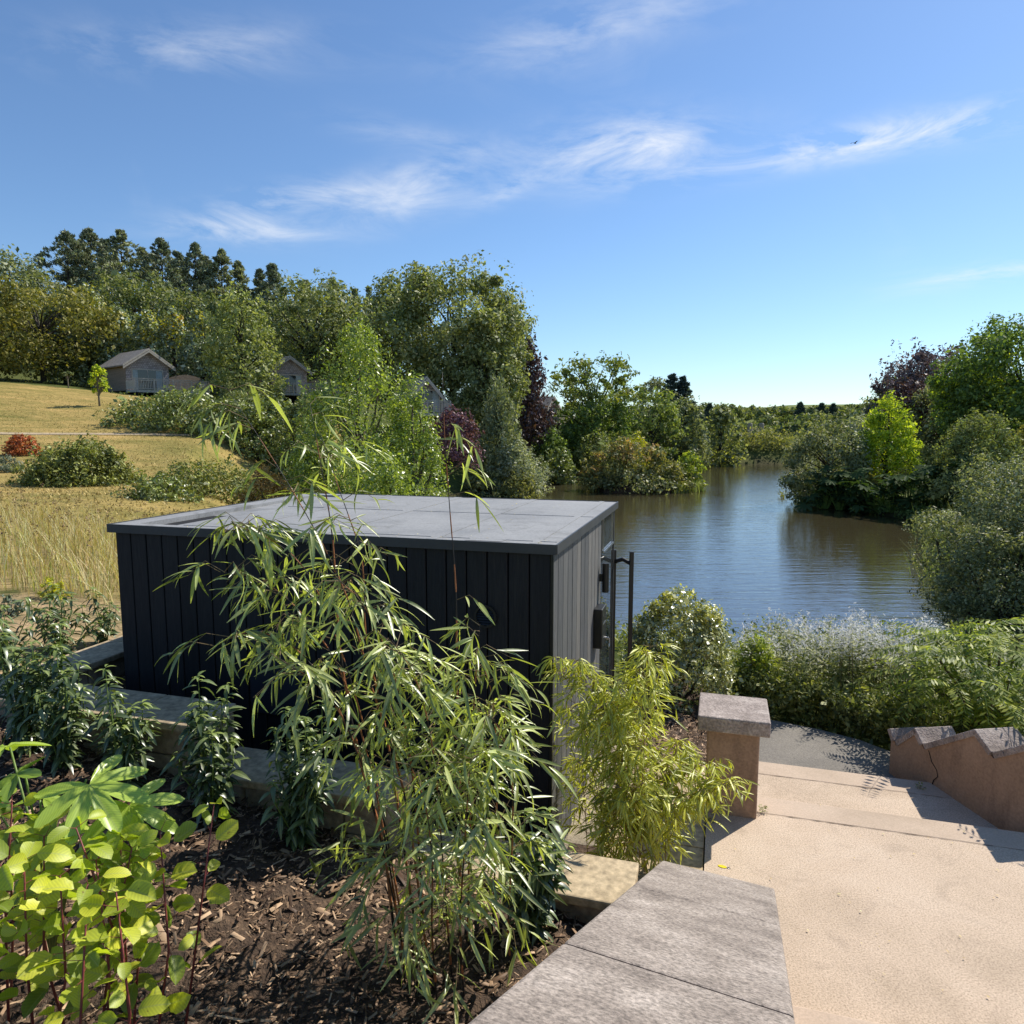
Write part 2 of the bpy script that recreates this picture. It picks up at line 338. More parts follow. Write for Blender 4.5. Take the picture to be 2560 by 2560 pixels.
M['wall_stone'] = speckled('sandstone_block', [(.24, .18, .115), (.33, .25, .16), (.40, .30, .19)], 2.5, 18, .6, .015)
def render_wall(name, cols, dirt):
    m, nt, o = new_mat(name)
    a = noise(nt, 2.0, 6, .6); s = noise(nt, 4.5, 5, .65, stretch=(1, 1, .22)); b = noise(nt, 46, 4, .65)
    c = ramp(nt, a, cols, [.3, .7]); c = mixc(nt, ramp(nt, s, [(0, 0, 0), (.75, .75, .75)], [.5, .72]), c, dirt)
    c = mixc(nt, 1, c, ramp(nt, b, [(.78, .78, .78), (1.15, 1.15, 1.15)], [.3, .7]), 'MULTIPLY')
    pbr(nt, o, c, .9, bump(nt, b, .35, .006)); return m
M['render'] = render_wall('weathered_render', [(.33, .215, .14), (.42, .285, .195)], (.20, .135, .095))
M['cap'] = speckled('lichen_coping', [(.22, .18, .155), (.34, .28, .245), (.48, .41, .36)], 5, 55, .8, .012)
M['cap_grey'] = speckled('weathered_coping', [(.19, .155, .13), (.30, .25, .21), (.40, .34, .29)], 4.5, 75, .8, .008, con=.45)
M['mulch'] = speckled('mulch_soil', [(.035, .022, .014), (.075, .046, .028), (.14, .09, .055)], 8, 45, .9, .03)
M['chip'] = leaf_mat('bark_chips', [(.05, .03, .02), (.12, .075, .045), (.27, .185, .115)], 0, .03)
M['shingle'] = None
def shingle_mat():
    m, nt, o = new_mat('cedar_shingles')
    tc = nt.nodes.new('ShaderNodeTexCoord'); mp = nt.nodes.new('ShaderNodeMapping'); mp.inputs['Rotation'].default_value = (math.pi/2, 0, 0)
    nt.links.new(tc.outputs['Object'], mp.inputs[0])
    br = nt.nodes.new('ShaderNodeTexBrick'); nt.links.new(mp.outputs[0], br.inputs['Vector'])
    br.inputs['Scale'].default_value = 1; br.inputs['Brick Width'].default_value = .22; br.inputs['Row Height'].default_value = .17; br.inputs['Mortar Size'].default_value = .012
    br.inputs['Color1'].default_value = (.30, .265, .255, 1); br.inputs['Color2'].default_value = (.48, .43, .42, 1); br.inputs['Mortar'].default_value = (.09, .07, .065, 1)
    pbr(nt, o, br.outputs[0], .85); return m
M['shingle'] = shingle_mat()
M['roof_shingle'] = speckled('roof_shingles', [(.19, .165, .145), (.28, .245, .21), (.36, .32, .28)], 4, 22, .6, .03)
M['weatherboard'] = speckled('brown_weatherboard', [(.22, .17, .13), (.31, .24, .19)], 2, 14, .3, .01, stretch=(.2, .2, 6))
M['grey_wood'] = speckled('silvered_wood', [(.42, .38, .32), (.56, .51, .44)], 4, 20, .3, .01)
M['dark_void'] = plain('dark_underside', (.012, .011, .010), .9)
M['stone_far'] = plain('pale_stone', (.32, .27, .21), .9)

def ground_mat():
    m, nt, o = new_mat('ground')
    at = nt.nodes.new('ShaderNodeVertexColor'); at.layer_name = 'soil'
    a = noise(nt, .5, 6, .65, dist=.6, stretch=(.7, 1.5, 1)); b = noise(nt, 7, 5, .7, stretch=(.5, 1.2, 1)); d = noise(nt, 40, 3, .7)
    c = mixc(nt, 1, at.outputs[0], ramp(nt, a, [(.55, .66, .5), (.95, .97, .9), (1.3, 1.22, 1.25)], [.3, .5, .7]), 'MULTIPLY')
    c = mixc(nt, 1, c, ramp(nt, b, [(.5, .54, .48), (1.4, 1.34, 1.3)], [.3, .7]), 'MULTIPLY')
    c = mixc(nt, 1, c, ramp(nt, d, [(.8, .8, .8), (1.15, 1.15, 1.15)], [.3, .7]), 'MULTIPLY')
    pbr(nt, o, c, .95, bump(nt, b, .5, .12), spec=.1); return m
M['ground'] = ground_mat()
def water_mat():
    m, nt, o = new_mat('lake_water')
    a = noise(nt, 1.0, 3, .55, stretch=(.34, 2.3, 1), dist=.5); b = noise(nt, 1.0, 3, .6, stretch=(1.6, 6.5, 1), dist=.4); w = noise(nt, .045, 3, .5)
    ma = nt.nodes.new('ShaderNodeMath'); ma.operation = 'MULTIPLY_ADD'; nt.links.new(b, ma.inputs[0]); ma.inputs[1].default_value = .38; nt.links.new(a, ma.inputs[2])
    mm = nt.nodes.new('ShaderNodeMath'); mm.operation = 'MULTIPLY'; nt.links.new(ma.outputs[0], mm.inputs[0])
    mr = nt.nodes.new('ShaderNodeMapRange'); nt.links.new(w, mr.inputs[0]); mr.inputs[1].default_value = .35; mr.inputs[2].default_value = .6; mr.inputs[3].default_value = .55; mr.inputs[4].default_value = 1.0
    nt.links.new(mr.outputs[0], mm.inputs[1])
    p = pbr(nt, o, (.05, .042, .022), .045, bump(nt, mm.outputs[0], 1.0, .028), spec=.5); p.inputs['IOR'].default_value = 3.2; return m
M['water'] = water_mat()

# ------------------------------------------------------------------ terrain
# frame of the cabin, the steps and the garden walls
PHI = R(16.3); BX, BY = .267, 4.60
def fr(a, b, z=0.0): return np.array([BX+a*math.cos(PHI)+b*math.sin(PHI), BY-a*math.sin(PHI)+b*math.cos(PHI), z])
def to_fr(x, y):
    x = x-BX; y = y-BY
    return x*math.cos(PHI)-y*math.sin(PHI), x*math.sin(PHI)+y*math.cos(PHI)

LAKE = np.array([Wz(px, py, 0)[:2] for px, py in [(1180, 1243), (1250, 1236), (1330, 1222), (1352, 1205), (1375, 1194), (1480, 1181), (1560, 1175), (1700, 1165),
        (1750, 1160), (1975, 1160), (1985, 1185), (1985, 1205), (2000, 1240), (2020, 1262), (2100, 1272), (2200, 1285), (2280, 1300), (2345, 1315),
        (2375, 1360), (2360, 1450), (2420, 1560), (2500, 1660), (2300, 1700), (1900, 1690), (1500, 1660), (1200, 1570), (1000, 1450), (900, 1350), (960, 1295), (1080, 1258)]])
def poly_sd(P, poly):
    """signed distance to a polygon, negative inside"""
    n = len(poly); d = np.full(len(P), 1e9); inside = np.zeros(len(P), bool)
    for i in range(n):
        a, b = poly[i], poly[(i+1) % n]; e = b-a; w = P-a
        t = np.clip((w@e)/(e@e), 0, 1); q = w-t[:, None]*e; d = np.minimum(d, (q*q).sum(1))
        c = (a[1] > P[:, 1]) != (b[1] > P[:, 1])
        xs = a[0]+(P[:, 1]-a[1])*(b[0]-a[0])/((b[1]-a[1]) if abs(b[1]-a[1]) > 1e-9 else 1e-9)
        inside ^= c & (P[:, 0] < xs)
    d = np.sqrt(d); return np.where(inside, -d, d)

ctrl = [W(*p) for p in [(0, 962, 62), (130, 975, 62), (250, 988, 61), (0, 1030, 50), (300, 1040, 51), (0, 1085, 41), (300, 1086, 42), (600, 1088, 45),
        (0, 1150, 31), (300, 1150, 32), (550, 1130, 37), (0, 1215, 22.5), (300, 1225, 22), (600, 1210, 25), (0, 1290, 15.5), (250, 1292, 15.8),
        (0, 1360, 12), (250, 1365, 11.8), (0, 1450, 9.2), (200, 1455, 8.8), (450, 1270, 18), (700, 1030, 60), (800, 1130, 38), (900, 1220, 24), (1130, 1155, 47),
        (1000, 1180, 40), (850, 1060, 70), (1100, 1080, 75), (1250, 1150, 78), (1340, 1085, 100), (1490, 1112, 92), (1640, 1110, 108), (1800, 1118, 118),
        (2080, 1190, 60), (2215, 1190, 60), (2330, 1195, 57), (2400, 1240, 48), (2300, 1130, 80), (2480, 1120, 70), (2560, 1180, 45), (2560, 1300, 27), (2500, 1130, 100),
        (1885, 1106, 190), (1700, 1095, 190), (2100, 1100, 190)]]
ctrl += [np.array(p, float) for p in [(-75, 90, 15), (-40, 92, 10), (-110, 120, 24), (-60, 130, 20), (-20, 115, 9), (-15, 95, 5.5), (-6, 85, 3), (0, 100, 4), (-120, 60, 14), (-90, 40, 8), (-60, 20, 5),
        (-30, 5, 4.2), (-12, 3, 4.3), (-8, 6, 4.1), (-5, 7.6, 3.9), (-5.5, 5, 4.1), (0, 13, 1.7), (6, 11, 2.0), (12, 12, 2.2), (-3, 16, 1.4), (20, 14, 1.6), (4, 9, 2.5), (8, 8, 2.6),
        (30, 20, 3), (50, 40, 4), (80, 60, 6), (60, 110, 5), (100, 130, 8), (0, 160, 1), (60, 170, 1.5), (-60, 200, 22), (30, 260, 3), (0, 300, 2), (80, 320, 3), (160, 300, 6),
        (0, 380, 6), (120, 400, 6), (60, 480, 8), (-120, 320, 30), (-150, 200, 32), (200, 480, 22), (-100, 500, 40), (250, 200, 16), (0, -10, 5), (20, -10, 5), (-30, -30, 6), (60, -40, 6)]]
ctrl = np.array(ctrl)
def tps(P, C, vals, w):
    d = np.sqrt(((P[:, None, :]-C[None, :, :2])**2).sum(2)); K = np.where(d > 0, d**2*np.log(d+1e-9), 0)
    return K@w[:len(C)] + w[len(C)] + P@w[len(C)+1:]
_s = 100.0; _C = ctrl[:, :2]/_s; _n = len(_C)
_d = np.sqrt(((_C[:, None]-_C[None])**2).sum(2)); _K = np.where(_d > 0, _d**2*np.log(_d+1e-9), 0)+np.eye(_n)*2e-4
_A = np.zeros((_n+3, _n+3)); _A[:_n, :_n] = _K; _A[:_n, _n] = 1; _A[:_n, _n+1:] = _C; _A[_n, :_n] = 1; _A[_n+1:, :_n] = _C.T
_w = np.linalg.solve(_A, np.concatenate([ctrl[:, 2], np.zeros(3)]))
def height(P):
    P = np.atleast_2d(np.asarray(P, float))
    h = tps(np.clip(P, (-160, -45), (260, 520))/_s, _C, None, _w)
    far = np.hypot(P[:, 0], P[:, 1]-100)
    h = np.where(far > 420, np.minimum(h, 22), h)
    sd = poly_sd(P, LAKE)
    shore = np.where(sd < 0, np.maximum(-1.5, -.05+sd*.35), np.maximum(.12, np.minimum(h, .12+sd*.55)))
    h = shore
    a, b = to_fr(P[:, 0], P[:, 1])
    # terraces and the sunken pad round the cabin lie below their own sheets
    near = (a > -4.14) & (a < 6.5) & (b < np.where(a > 1.1, 4.9, 3.6)) & (b > -9)
    h = np.where(near, np.minimum(h, 2.35), h)
    bed = (a <= -4.14) & (b < -.5) & (b > -9) & (a > -9)
    h = np.where(bed, np.minimum(h, 3.3), h)
    return h
def gz(x, y): return float(height([(x, y)])[0])

def make_terrain():
    rr = np.concatenate([np.linspace(1.2, 22, 90), np.geomspace(22.5, 140, 110), np.geomspace(145, 4200, 40)])
    th = np.concatenate([np.linspace(-55, 55, 221), np.linspace(58, 302, 62)]); th = np.radians(th)
    RR, TT = np.meshgrid(rr, th, indexing='ij'); X = RR*np.sin(TT); Y = RR*np.cos(TT)
    P = np.stack([X.ravel(), Y.ravel()], 1); Z = height(P)
    nr, nth = RR.shape; i, j = np.meshgrid(np.arange(nr-1), np.arange(nth), indexing='ij'); j2 = (j+1) % nth
    F = np.stack([i*nth+j, i*nth+j2, (i+1)*nth+j2, (i+1)*nth+j], -1).reshape(-1, 4)[:, ::-1]
    me = mesh('ground', np.column_stack([P, Z]), F, M['ground'], True)
    # soil and turf colours by place
    rng = np.random.default_rng(3); x, y = P.T
    lawn = np.array([.38, .28, .105]); lawn_g = np.array([.20, .185, .055]); rough = np.array([.29, .225, .11]); green = np.array([.10, .115, .035]); soil = np.array([.34, .25, .15]); bankc = np.array([.07, .065, .03])
    wob = np.sin(x*.31+y*.17)+np.sin(x*.13-y*.29+1.3)+.6*np.sin(x*.71+y*.53)
    c = np.tile(green, (len(P), 1))
    isl = (x < -1.5) & (y > 14) & (y < 66) & (x > -70) & (x < -.27*y+4.5)
    m = np.clip((wob+.6)/3.2, 0, 1)[:, None]*.75
    c[isl] = (lawn*(1-m)+lawn_g*m)[isl]
    mead = (x < -2.5) & (y <= 15.2+.4*wob) & (y > 8.4); c[mead] = rough
    so = (x < -2) & (y <= 8.6+.25*wob) & (y > 0); c[so] = soil
    far = (y > 280); c[far] = (.17, .2, .06)
    sd = poly_sd(P, LAKE); c[sd < .8] = bankc
    at = me.color_attributes.new('soil', 'FLOAT_COLOR', 'POINT'); at.data.foreach_set('color', np.column_stack([c, np.ones(len(c))]).astype(np.float32).ravel())
    tag(link('ground', me), kind='structure')
make_terrain()
wx, wy = [-70, 70], [10, 140]
tag(MB().add([(-60, 14, 0), (60, 14, 0), (60, 140, 0), (-60, 140, 0)], [(0, 1, 2, 3)]).build('lake_water', M['water']), kind='structure')
# island under its shrubs
ic = Wz(1612, 1226, 0)
_r = np.random.default_rng(5); V = []; F = []
for k, (s, z) in enumerate([(1.0, -.3), (.97, .12), (.8, .45), (.4, .7)]):
    for j in range(28):
        t = 2*math.pi*j/28; w_ = 1+.08*math.sin(3*t+1)+.05*math.sin(7*t); V.append((ic[0]+math.cos(t)*5.3*s*w_, ic[1]+math.sin(t)*3.2*s*w_, z))
for k in range(3):
    for j in range(28): F.append((k*28+j, k*28+(j+1) % 28, (k+1)*28+(j+1) % 28, (k+1)*28+j))
F.append(tuple(84+j for j in range(28)))
_m = mesh('island', V, F, M['mulch'], True); tag(link('island', _m), kind='structure')
# gravel path over the lawn
pp = [W(px, py, D) for px, py, D in [(-60, 1086, 41), (100, 1085, 41.3), (300, 1087, 42), (450, 1088, 43), (600, 1089, 45), (700, 1092, 47)]]
V = []; F = []; xs = np.linspace(0, 5, 40)
for t in xs:
    i = min(int(t), 4); p = pp[i]*(1-(t-i))+pp[i+1]*(t-i)
    for dy in (-.45, .45):
        V.append((p[0], p[1]+dy, gz(p[0], p[1]+dy)+.03))
for i in range(39): F.append((2*i, 2*i+2, 2*i+3, 2*i+1))
tag(link('lawn_path', mesh('lawn_path', V, F, M['sandstone'])), kind='structure')

# ------------------------------------------------------------------ near ground: pad, landing, steps, path, beds
def sheet(name, pts, mat, kind='structure', thick=None):
    m = MB(); n = len(pts)
    if thick is None: m.add(pts, [tuple(range(n))])
    else:
        V = [tuple(p) for p in pts]+[(p[0], p[1], p[2]-thick) for p in pts]
        m.add(V, [tuple(range(n)), tuple(range(2*n-1, n-1, -1))]+[(i, i+n, (i+1) % n+n, (i+1) % n) for i in range(n)])
    return tag(m.build(name, mat), kind=kind)
ZL = 3.0                                        # landing
sheet('cabin_pad', [fr(-4.1, -.62, 2.86), fr(.30, -.62, 2.86), fr(.30, 3.4, 2.86), fr(-4.1, 3.4, 2.86)], M['concrete_grey'])
def grain(name, a0, a1, b0, b1, z, mat, th, sk=0.0):
    return sheet(name, [fr(a0, b0, z), fr(a1, b0, z), fr(a1+sk, b1, z), fr(a0, b1, z)], mat, 'structure', th)
# stairs run down, away from the camera: landing, one deep tread, then the asphalt
n1, n2 = 0.40, 1.40                              # b of the two nosings (measured at the pier)
n1 = to_fr(*Wz(1902, 1991, ZL)[:2])[1]; n2 = to_fr(*Wz(1907, 1904, ZL-.17)[:2])[1]
RXW = 3.66                                       # inner face of the right wall (world x)
def stair(name, b0, b1, z, left=None, strip=True):
    a0 = 1.02 if left is None else left; ar = 6.5
    st = tag(empty(name), kind='structure'); s = .27 if strip else 0
    for nm, c0, c1, mt, dz in (('tread', b0, b1-s, 'concrete', 0), ('nosing', b1-s, b1, 'concrete_smooth', .003)):
        if c1 <= c0: continue
        V = [fr(a0, c0, z+dz), fr(ar, c0, z+dz), fr(ar, c1, z+dz), fr(a0, c1, z+dz)]
        m = MB(); m.add([tuple(p) for p in V]+[(p[0], p[1], z-.3) for p in V], [(0, 1, 2, 3), (0, 4, 5, 1), (1, 5, 6, 2), (2, 6, 7, 3), (3, 7, 4, 0)])
        o = m.build(nm, M[mt], st)
        if nm == 'nosing':
            bv = o.modifiers.new('bevel', 'BEVEL'); bv.width = .012; bv.segments = 2
    return st
zs = ZL+.17; bq = -1.02
rj = random.Random(12)
def joint(b, z, par, a0=1.03, a1=3.9):
    n_ = 60; m_ = MB(); pts = []
    for k in range(n_+1):
        a = a0+(a1-a0)*k/n_; bb_ = b+rj.uniform(-.004, .004); w = rj.choice((.0002, .0006, .0012, .002, .0035)); pts.append((fr(a, bb_-w, z), fr(a, bb_+w, z)))
    V = [tuple(p) for q in pts for p in q]; m_.add(V, [(2*k, 2*k+2, 2*k+3, 2*k+1) for k in range(n_)]); m_.build('joint', M['mulch'], par)
st1 = stair('landing', bq, n1, ZL, 1.02)
st2 = stair('step', n1, n2, ZL-.17, 1.02)
for k in range(4): stair('step', bq-1.0*(k+1), bq-1.0*k, ZL+.17*(k+1), .75)
joint(n1-.272, ZL+.005, st1); joint(n2-.272, ZL-.165, st2)
pth = [Wz(px, py, 2.66) for px, py in [(2600, 2050), (2700, 1985), (2420, 1905), (2240, 1884), (2150, 1850), (2050, 1824), (1930, 1800), (1850, 1785), (1760, 1775), (1700, 1780), (1740, 1880)]]
sheet('path', [np.array([p[0], p[1], 2.66]) for p in [fr(6.5, n2-.05), *pth[2:], fr(1.0, n2-.05)]], M['asphalt'], 'structure', .2)
# pebbled concrete beside the steps and sandstone paving beyond the cabin corner
pv = tag(empty('paving'), kind='structure')
def slab(a0, a1, b0, b1, z, mat, parent, name='paving_slab', th=.06):
    V = [fr(a0, b0, z), fr(a1, b0, z), fr(a1, b1, z), fr(a0, b1, z)]
    m = MB(); m.add([tuple(p) for p in V]+[(p[0], p[1], z-th) for p in V], [(0, 1, 2, 3), (0, 4, 5, 1), (1, 5, 6, 2), (2, 6, 7, 3), (3, 7, 4, 0)])
    return m.build(name, M[mat], parent, bevel=.006)
slab(.50, 1.016, -.95, .02, 3.05, 'concrete_grey', pv, th=.2)
rng = random.Random(4)
for a0, a1 in ((.31, .66), (.668, 1.012)):
    for b0, b1 in ((.03, .52), (.528, 1.02), (1.028, 1.52), (1.528, 1.86)):
        slab(a0, a1, b0, b1, 2.99+rng.uniform(-.004, .004), 'sandstone', pv)

# mulch beds
def zbed(a, b): return 3.38-.165*np.asarray(a)-.02*np.asarray(b)      # rises to the left
def bed_sheet(name, a0, a1, b0, b1, zf, na, nb, amp=.02):
    A, B = np.meshgrid(np.linspace(a0, a1, na), np.linspace(b0, b1, nb), indexing='ij'); r = np.random.default_rng(7)
    Z = zf(A, B)+r.normal(0, amp, A.shape); P = fr(0, 0)
    X = BX+A*math.cos(PHI)+B*math.sin(PHI); Y = BY-A*math.sin(PHI)+B*math.cos(PHI)
    i, j = np.meshgrid(np.arange(na-1), np.arange(nb-1), indexing='ij')
    F = np.stack([i*nb+j, (i+1)*nb+j, (i+1)*nb+j+1, i*nb+j+1], -1).reshape(-1, 4)
    return tag(link(name, mesh(name, np.stack([X, Y, Z], -1).reshape(-1, 3), F, M['mulch'], True)), kind='structure')
bed_sheet('mulch_bed', -9, .62, -6.0, -.90, zbed, 120, 70)
bed_sheet('hedge_bed', .31, 1.32, 1.87, 4.6, lambda a, b: 2.965-.05*(b-1.9)-.1*(a-.3), 40, 40)
def chips(name, n, a0, a1, b0, b1, zf, size, seed):
    r = np.random.default_rng(seed); a = r.uniform(a0, a1, n); b = r.uniform(b0, b1, n); z = zf(a, b)+r.uniform(.0, .035, n)
    x = BX+a*math.cos(PHI)+b*math.sin(PHI); y = BY-a*math.sin(PHI)+b*math.cos(PHI)
    c = np.stack([x, y, z], 1); th = r.uniform(0, 2*np.pi, n); t = np.stack([np.cos(th), np.sin(th), r.normal(0, .28, n)], 1)
    nn = np.stack([r.normal(0, .45, n), r.normal(0, .45, n), np.ones(n)], 1); s = np.cross(nn, t); s /= np.linalg.norm(s, axis=1)[:, None]
    l = (r.gamma(2.2, .5, n)*size)[:, None]; w = l*r.uniform(.16, .42, n)[:, None]
    up = nn/np.linalg.norm(nn, axis=1)[:, None]*w*.35
    V = np.stack([c-t*l-s*w*.6, c-t*l*.8+s*w, c+t*l+s*w*.5, c+t*l*.9-s*w, c-t*l*.9-s*w*.2+up, c+t*l*.8+up], 1)
    F = []; base = np.arange(n)*6
    F = np.concatenate([np.stack([base+i, base+j, base+k], 1) for i, j, k in ((0, 3, 5), (0, 5, 4), (3, 2, 5), (2, 1, 4), (2, 4, 5), (1, 0, 4))])
    tag(link(name, mesh(name, V.reshape(-1, 3), F, M['chip'])), 'loose brown bark chips covering the planting bed' if n > 5000 else 'bark chips by the clipped hedge', 'bark chips', kind='stuff')
chips('bark_mulch', 21000, -4.6, .55, -3.2, -.93, zbed, .0135, 11)
chips('hedge_bark_mulch', 2600, .32, 1.3, 1.88, 3.4, lambda a, b: 2.965-.05*(b-1.9)-.1*(a-.3), .013, 12)

# ------------------------------------------------------------------ cabin
CZ0, CZ1, CW, CDP = 2.9, 5.243, 3.58, 2.82
cab = tag(empty('sauna_cabin', (BX, BY, 0), -PHI), 'black timber clad garden cabin with grey flat roof above the lake', 'cabin')
MB().box(-CW+.03, -.03, .03, CDP-.03, CZ0, CZ1-.06).build('wall', M['void'], cab)
def plank_mesh(w, t, h, mat='timber'):
    c = .004; prof = [(-w/2+c, 0), (w/2-c, 0), (w/2, c), (w/2, t), (-w/2, t), (-w/2, c)]; n = len(prof)
    V = [(x, y, 0) for x, y in prof]+[(x, y, h) for x, y in prof]
    return mesh('plank', V, [tuple(range(n))[::-1], tuple(range(n, 2*n))]+[(i, (i+1) % n, (i+1) % n+n, i+n) for i in range(n)], M[mat])
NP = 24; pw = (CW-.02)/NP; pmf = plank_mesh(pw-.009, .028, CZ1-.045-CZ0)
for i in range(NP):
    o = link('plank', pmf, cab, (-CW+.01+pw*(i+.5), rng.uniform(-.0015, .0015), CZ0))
NS = 12; ps = 2.0/NS; pms = plank_mesh(ps-.009, .028, CZ1-.045-CZ0, 'timber_sunlit')   # sunny side: paler planks with the sunlight put into their colour
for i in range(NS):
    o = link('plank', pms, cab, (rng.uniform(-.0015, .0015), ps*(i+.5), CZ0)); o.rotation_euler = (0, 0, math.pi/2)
for i in range(19):                                              # far left side and back
    o = link('plank', plank_mesh(.14, .028, CZ1-.045-CZ0) if i == 0 else pml, cab, (-CW, .01+.148*(i+.5), CZ0)); o.rotation_euler = (0, 0, -math.pi/2)
    if i == 0: pml = o.data
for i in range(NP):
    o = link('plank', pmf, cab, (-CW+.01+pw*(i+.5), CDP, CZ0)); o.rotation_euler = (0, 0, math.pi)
MB().box(-.012, .006, -.006, .012, CZ0, CZ1-.045).build('corner_trim', M['black_metal'], cab)
# roof: membrane deck with a gutter trough along the left, metal edge trims
rf = empty('roof'); rf.parent = cab
e = .025; zt = CZ1
gx0, gx1, gy0, gy1, gd = -CW+.16, -CW+.52, .10, CDP-.12, .05
deck = MB()
x0, x1, y0, y1 = -CW-e, e, -e, CDP+e
deck.add([(x0, y0, zt), (gx0, y0, zt), (gx0, y1, zt), (x0, y1, zt), (gx0, gy0, zt), (gx1, gy0, zt), (gx1, y0, zt), (gx1, y1, zt), (gx1, gy1, zt), (gx0, gy1, zt), (x1, y0, zt), (x1, y1, zt),
          (gx0, gy0, zt-gd), (gx1-.1, gy0, zt-gd), (gx1-.1, gy1, zt-.02), (gx0, gy1, zt-.02)],
         [(0, 1, 4, 9, 2, 3), (1, 6, 5, 4), (9, 8, 7, 2), (6, 10, 11, 7, 8, 5), (12, 13, 14, 15), (4, 12, 15, 9), (5, 8, 14, 13), (4, 5, 13, 12), (9, 15, 14, 8)])
deck.build('membrane', M['membrane'], rf)
tr = 'edge_trim'; th = .06
for (ax0, ax1, ay0, ay1) in ((x0-.006, x1+.006, y0-.012, y0), (x1, x1+.012, y0, y1), (x0-.012, x0, y0, y1), (x0, x1, y1, y1+.012)):
    MB().box(ax0, ax1, ay0, ay1, zt-th, zt+.006).build(tr, M['trim'], rf)
MB().box(x0, x1, y0, y1, zt-th+.004, zt-th+.02).build('soffit', M['void'], rf)
for (xa, w) in ((-2.55, .07), (-1.72, .09), (-.86, .07), (-.13, .05)):       # lapped seams
    MB().box(xa-w/2, xa+w/2, y0+.015, y1-.015, zt-.002, zt+.005).build('seam', M['membrane'], rf)
for (ya, w) in ((.13, .05), (1.55, .06)): MB().box(gx1+.06, x1-.02, ya-w/2, ya+w/2, zt-.002, zt+.0035).build('seam', M['membrane'], rf)
MB().add([(-.62, .02, zt+.003), (-.36, .02, zt+.003), (-.34, .16, zt+.003), (-.60, .16, zt+.003)], [(0, 1, 2, 3)]).build('patch', M['membrane'], rf)
# glazed end of the right side
gl = MB().box(-.02, -.004, 2.0, CDP, CZ0, CZ1-.06).build('glass_panel', M['glass'], cab)
MB().box(-.001, .004, 2.02, 2.026, CZ0, CZ1-.06).build('frame', M['trim'], gl)
MB().box(-.001, .004, 2.12, 2.13, CZ1-.40, CZ1-.06).build('frame', M['steel'], gl)
MB().box(-.001, .004, 2.72, 2.73, CZ1-.40, CZ1-.06).build('frame', M['steel'], gl)
MB().box(-.001, .012, 2.12, 2.73, CZ1-.415, CZ1-.395).build('window_sill', M['steel'], gl)
MB().box(-.03, .005, CDP-.03, CDP+.003, CZ0, CZ1-.06).build('corner_post', M['trim'], cab)
# round vent and hatch on the shaded front
vt = MB(); V = []; F = []; n = 28
for r_, y_ in ((.080, -.008), (.080, -.022), (.064, -.022), (.064, -.006)):
    for k in range(n): V.append((-.463+math.cos(2*math.pi*k/n)*r_, y_, 4.732+math.sin(2*math.pi*k/n)*r_))
for s in range(3):
    for k in range(n): F.append((s*n+k, s*n+(k+1) % n, (s+1)*n+(k+1) % n, (s+1)*n+k))
vt.add(V, F); vo = vt.build('vent', M['black_metal'], cab)
for k in range(7):
    zc = 4.732-.054+k*.018; hw = math.sqrt(max(.064**2-(zc-4.732)**2, .0001))
    MB().add([(-.463-hw, -.018, zc-.006), (-.463+hw, -.018, zc-.006), (-.463+hw, -.008, zc+.006), (-.463-hw, -.008, zc+.006)], [(0, 1, 2, 3)]).build('louvre', M['black_metal'], vo)
ht = MB().box(-2.35, -1.86, -.022, -.003, 3.84, 4.49).build('hatch', M['hatch'], cab, bevel=.004)
for zc in (3.95, 4.38): MB().tube([(-2.356, -.018, zc-.03), (-2.356, -.018, zc+.03)], .007, 8).build('hinge', M['black_metal'], ht)
# black control box with a key, cylinder light
cb = MB().box(0, .08, 1.62, 1.84, 4.05, 4.41).build('control_box', M['black_metal'], cab, bevel=.008)
MB().box(.081, .084, 1.66, 1.80, 4.26, 4.27).build('display_line', M['steel'], cb)
for k in range(3): MB().box(.081, .083, 1.68+k*.035, 1.695+k*.035, 4.32, 4.335).build('button', M['trim'], cb)
ky = MB(); ky.tube([(.08, 1.8, 4.105), (.115, 1.8, 4.105)], .012, 10); ky.tube([(.115, 1.8, 4.105), (.12, 1.8, 4.06), (.118, 1.79, 4.03)], .005, 6); ky.box(.112, .118, 1.785, 1.81, 4.02, 4.05)
ky.build('key', M['steel'], cb)
wl = MB(); wl.tube([(.055, 1.93, 4.50), (.055, 1.93, 4.77)], .032, 20); wl.box(0, .03, 1.915, 1.945, 4.60, 4.67); wl.build('wall_light', M['black_metal'], cab)

# double-post frame
pf = Wz(1571, 1796, 2.95); sx = tag(empty('post_frame', (pf[0], pf[1], 2.95)), 'black metal frame of two posts joined by a bent crossbar', 'post frame')
pd = W(1530, 1700, pf[1]+.12)-pf
for dx, dy in ((0, 0), (pd[0], .12)):
    MB().box(dx-.021, dx+.021, dy-.021, dy+.021, -.1, 1.79).build('post', M['black_metal'], sx, bevel=.004)
MB().tube([(.0, 0, 1.66), (pd[0]*.5, .06, 1.70), (pd[0], .12, 1.66)], .022, 10).build('crossbar', M['black_metal'], sx)

